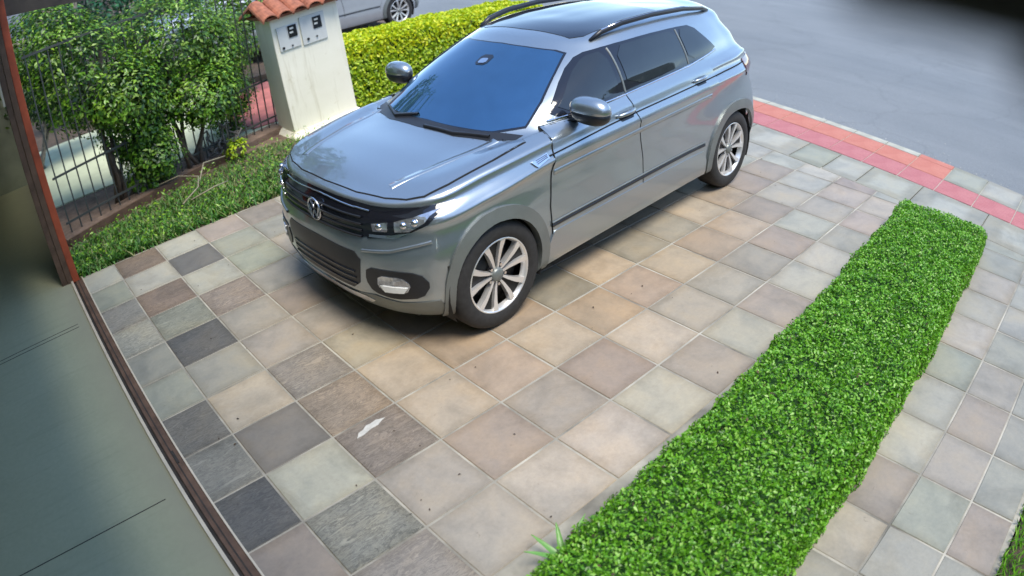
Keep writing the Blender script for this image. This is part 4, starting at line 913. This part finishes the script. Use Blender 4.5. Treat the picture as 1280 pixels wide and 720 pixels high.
        fg = patch('fog_light', 'x', smooth_poly([(sy * a, b) for a, b in ((.52, .475), (.65, .48), (.695, .44), (.67, .385), (.55, .375), (.505, .41))], 3, 1), .011, 'lamp_lens', t, .03, .006)
        patch('running_light', 'x', [(sy * a, b) for a, b in ((.525, .418), (.68, .425), (.655, .388), (.55, .38))], .016, 'fog_lens', fg, .03, .004)
        patch('tail_light', '-x', [(sy * a, b) for a, b in ((.40, 1.02), (.78, 1.03), (.80, .90), (.60, .88), (.40, .90))], .008, 'tail_red', t, .04, .006)
        patch('tail_light', sg, [(-2.90, .90), (-2.80, .955), (-2.83, 1.04), (-3.02, 1.05), (-3.06, .92)], .008, 'tail_red', t, .04, .006)
        line('bumper_joint', sg, [(.40, .70), (.33, .60), (.38, .50)], .006, .002, 'gap', t) if False else None
    # ---- nose
    gp = [(0, .85), (.30, .85), (.455, .845), (.455, .68), (.40, .67), (0, .662)]
    grille = patch('grille', 'x', gp + [(-a, b) for a, b in gp[::-1]][1:-1], .004, 'black_gloss', t, .04, .005)
    for k in range(4):
        z = .675 + k * .036; line('grille_slat', 'x', [(-.42, z), (0, z + .002), (.42, z)], .012, .012, 'black_plastic', grille)
    line('grille_chrome', 'x', [(-.45, .812), (0, .83), (.45, .812)], .010, .013, 'chrome', grille)
    lp = [(0, .585), (.36, .58), (.40, .54), (.36, .38), (.30, .335), (0, .33)]
    low = patch('lower_intake', 'x', lp + [(-a, b) for a, b in lp[::-1]][1:-1], .004, 'black_plastic', t, .04, .005)
    for k in range(3): line('intake_slat', 'x', [(-.34, .37 + k * .04), (.34, .37 + k * .04)], .010, .010, 'black_gloss', low)
    line('bumper_blade', 'x', [(.42, .60), (.60, .625), (.78, .68)], .018, .010, body, t); line('bumper_blade', 'x', [(-.42, .60), (-.60, .625), (-.78, .68)], .018, .010, body, t)
    patch('skid_strip', 'x', [(-.44, .285), (-.40, .255), (.40, .255), (.44, .285), (.38, .30), (-.38, .30)], .008, 'chrome', t, .04, .006)
    # round emblem with the two stacked letters
    em = D.objects.new('emblem', None); COL.objects.link(em); em.parent = t
    n = 40
    ringp = [(math.cos(2 * math.pi * i / n), math.sin(2 * math.pi * i / n)) for i in range(n)]
    ex = hit('x', 0, .742)[0].x + .012
    pts = [(Vector((ex - .25 * (a * .066) ** 2, a * .066, .742 + b * .066)), 0) for a, b in ringp]
    bm = bmesh.new(); tube_bm(bm, [l_ for l_, _ in pts] + [pts[0][0]], .0065, 8, False); bmobj('emblem_ring', bm, 'chrome', em, True)
    for st in ([(-.030, .052), (0, .006), (.030, .052)], [(-.056, .022), (-.026, -.05), (0, -.006), (.026, -.05), (.056, .022)]):
        bm = bmesh.new()
        for (a, b), (c, d) in zip(st, st[1:]): tube_bm(bm, [Vector((ex, a, .742 + b)), Vector((ex, c, .742 + d))], .0062, 6)
        bmobj('emblem_letter', bm, 'chrome', em)
    # interior mirror glint behind the glass is the sensor pod seen on the screen
    patch('mirror_mount', 'x', smooth_poly([(-.045, 1.345), (.06, 1.35), (.06, 1.297), (-.04, 1.292)], 3, 1), .0055, 'black_gloss', t, .03, .003)
    patch('sensor_pod', 'x', smooth_poly([(-.02, 1.325), (.04, 1.33), (.045, 1.305), (-.02, 1.30)], 3, 1), .009, 'chrome', t, .03, .003)
    box('underbody', (-3.0, -.62, .17), (.42, .62, .30), 'rubber', t)
    for wx in WHEELX:
        make_wheel(t, wx, .755, 1, 0, .1 if wx == 0 else -.1); make_wheel(t, wx, -.755, -1)
    return t
CARF = Vector((-2.651, -.137, 0)).normalized()
CARL = Vector((-CARF.y, CARF.x, 0))
def place_car(t, hubxy, rz):
    c, s = math.cos(rz), math.sin(rz); t.rotation_euler = (0, 0, rz)
    t.location = (hubxy[0] - (-s) * .835, hubxy[1] - c * .835, 0)
car = make_car('grey compact crossover car parked on the slate driveway, front towards the doorway')
place_car(car, (.864, -.639), math.atan2(CARF.y, CARF.x))
def copy_tree(o, parent, swap):
    c = o.copy(); COL.objects.link(c); c.parent = parent
    if o.type == 'MESH' and o.material_slots and o.material_slots[0].material and o.material_slots[0].material.name == 'car_paint':
        c.material_slots[0].link = 'OBJECT'; c.material_slots[0].material = M[swap]
    for ch in list(o.children): copy_tree(ch, c, swap)
    return c
def copy_car(label, loc, rz, swap):
    c = copy_tree(car, None, swap); c.location = loc; c.rotation_euler = (0, 0, rz); c['label'] = label; return c
copy_car('silver car parked beyond the golden hedge at the top', (3.75, 9.3, 0), R(183), 'silver_paint')
copy_car('white car glimpsed through the shrubs behind the fence', (2.55, 11.6, 0), R(183), 'white_paint')
for o in ('car',): pass
car['group'] = ''
del car['group']
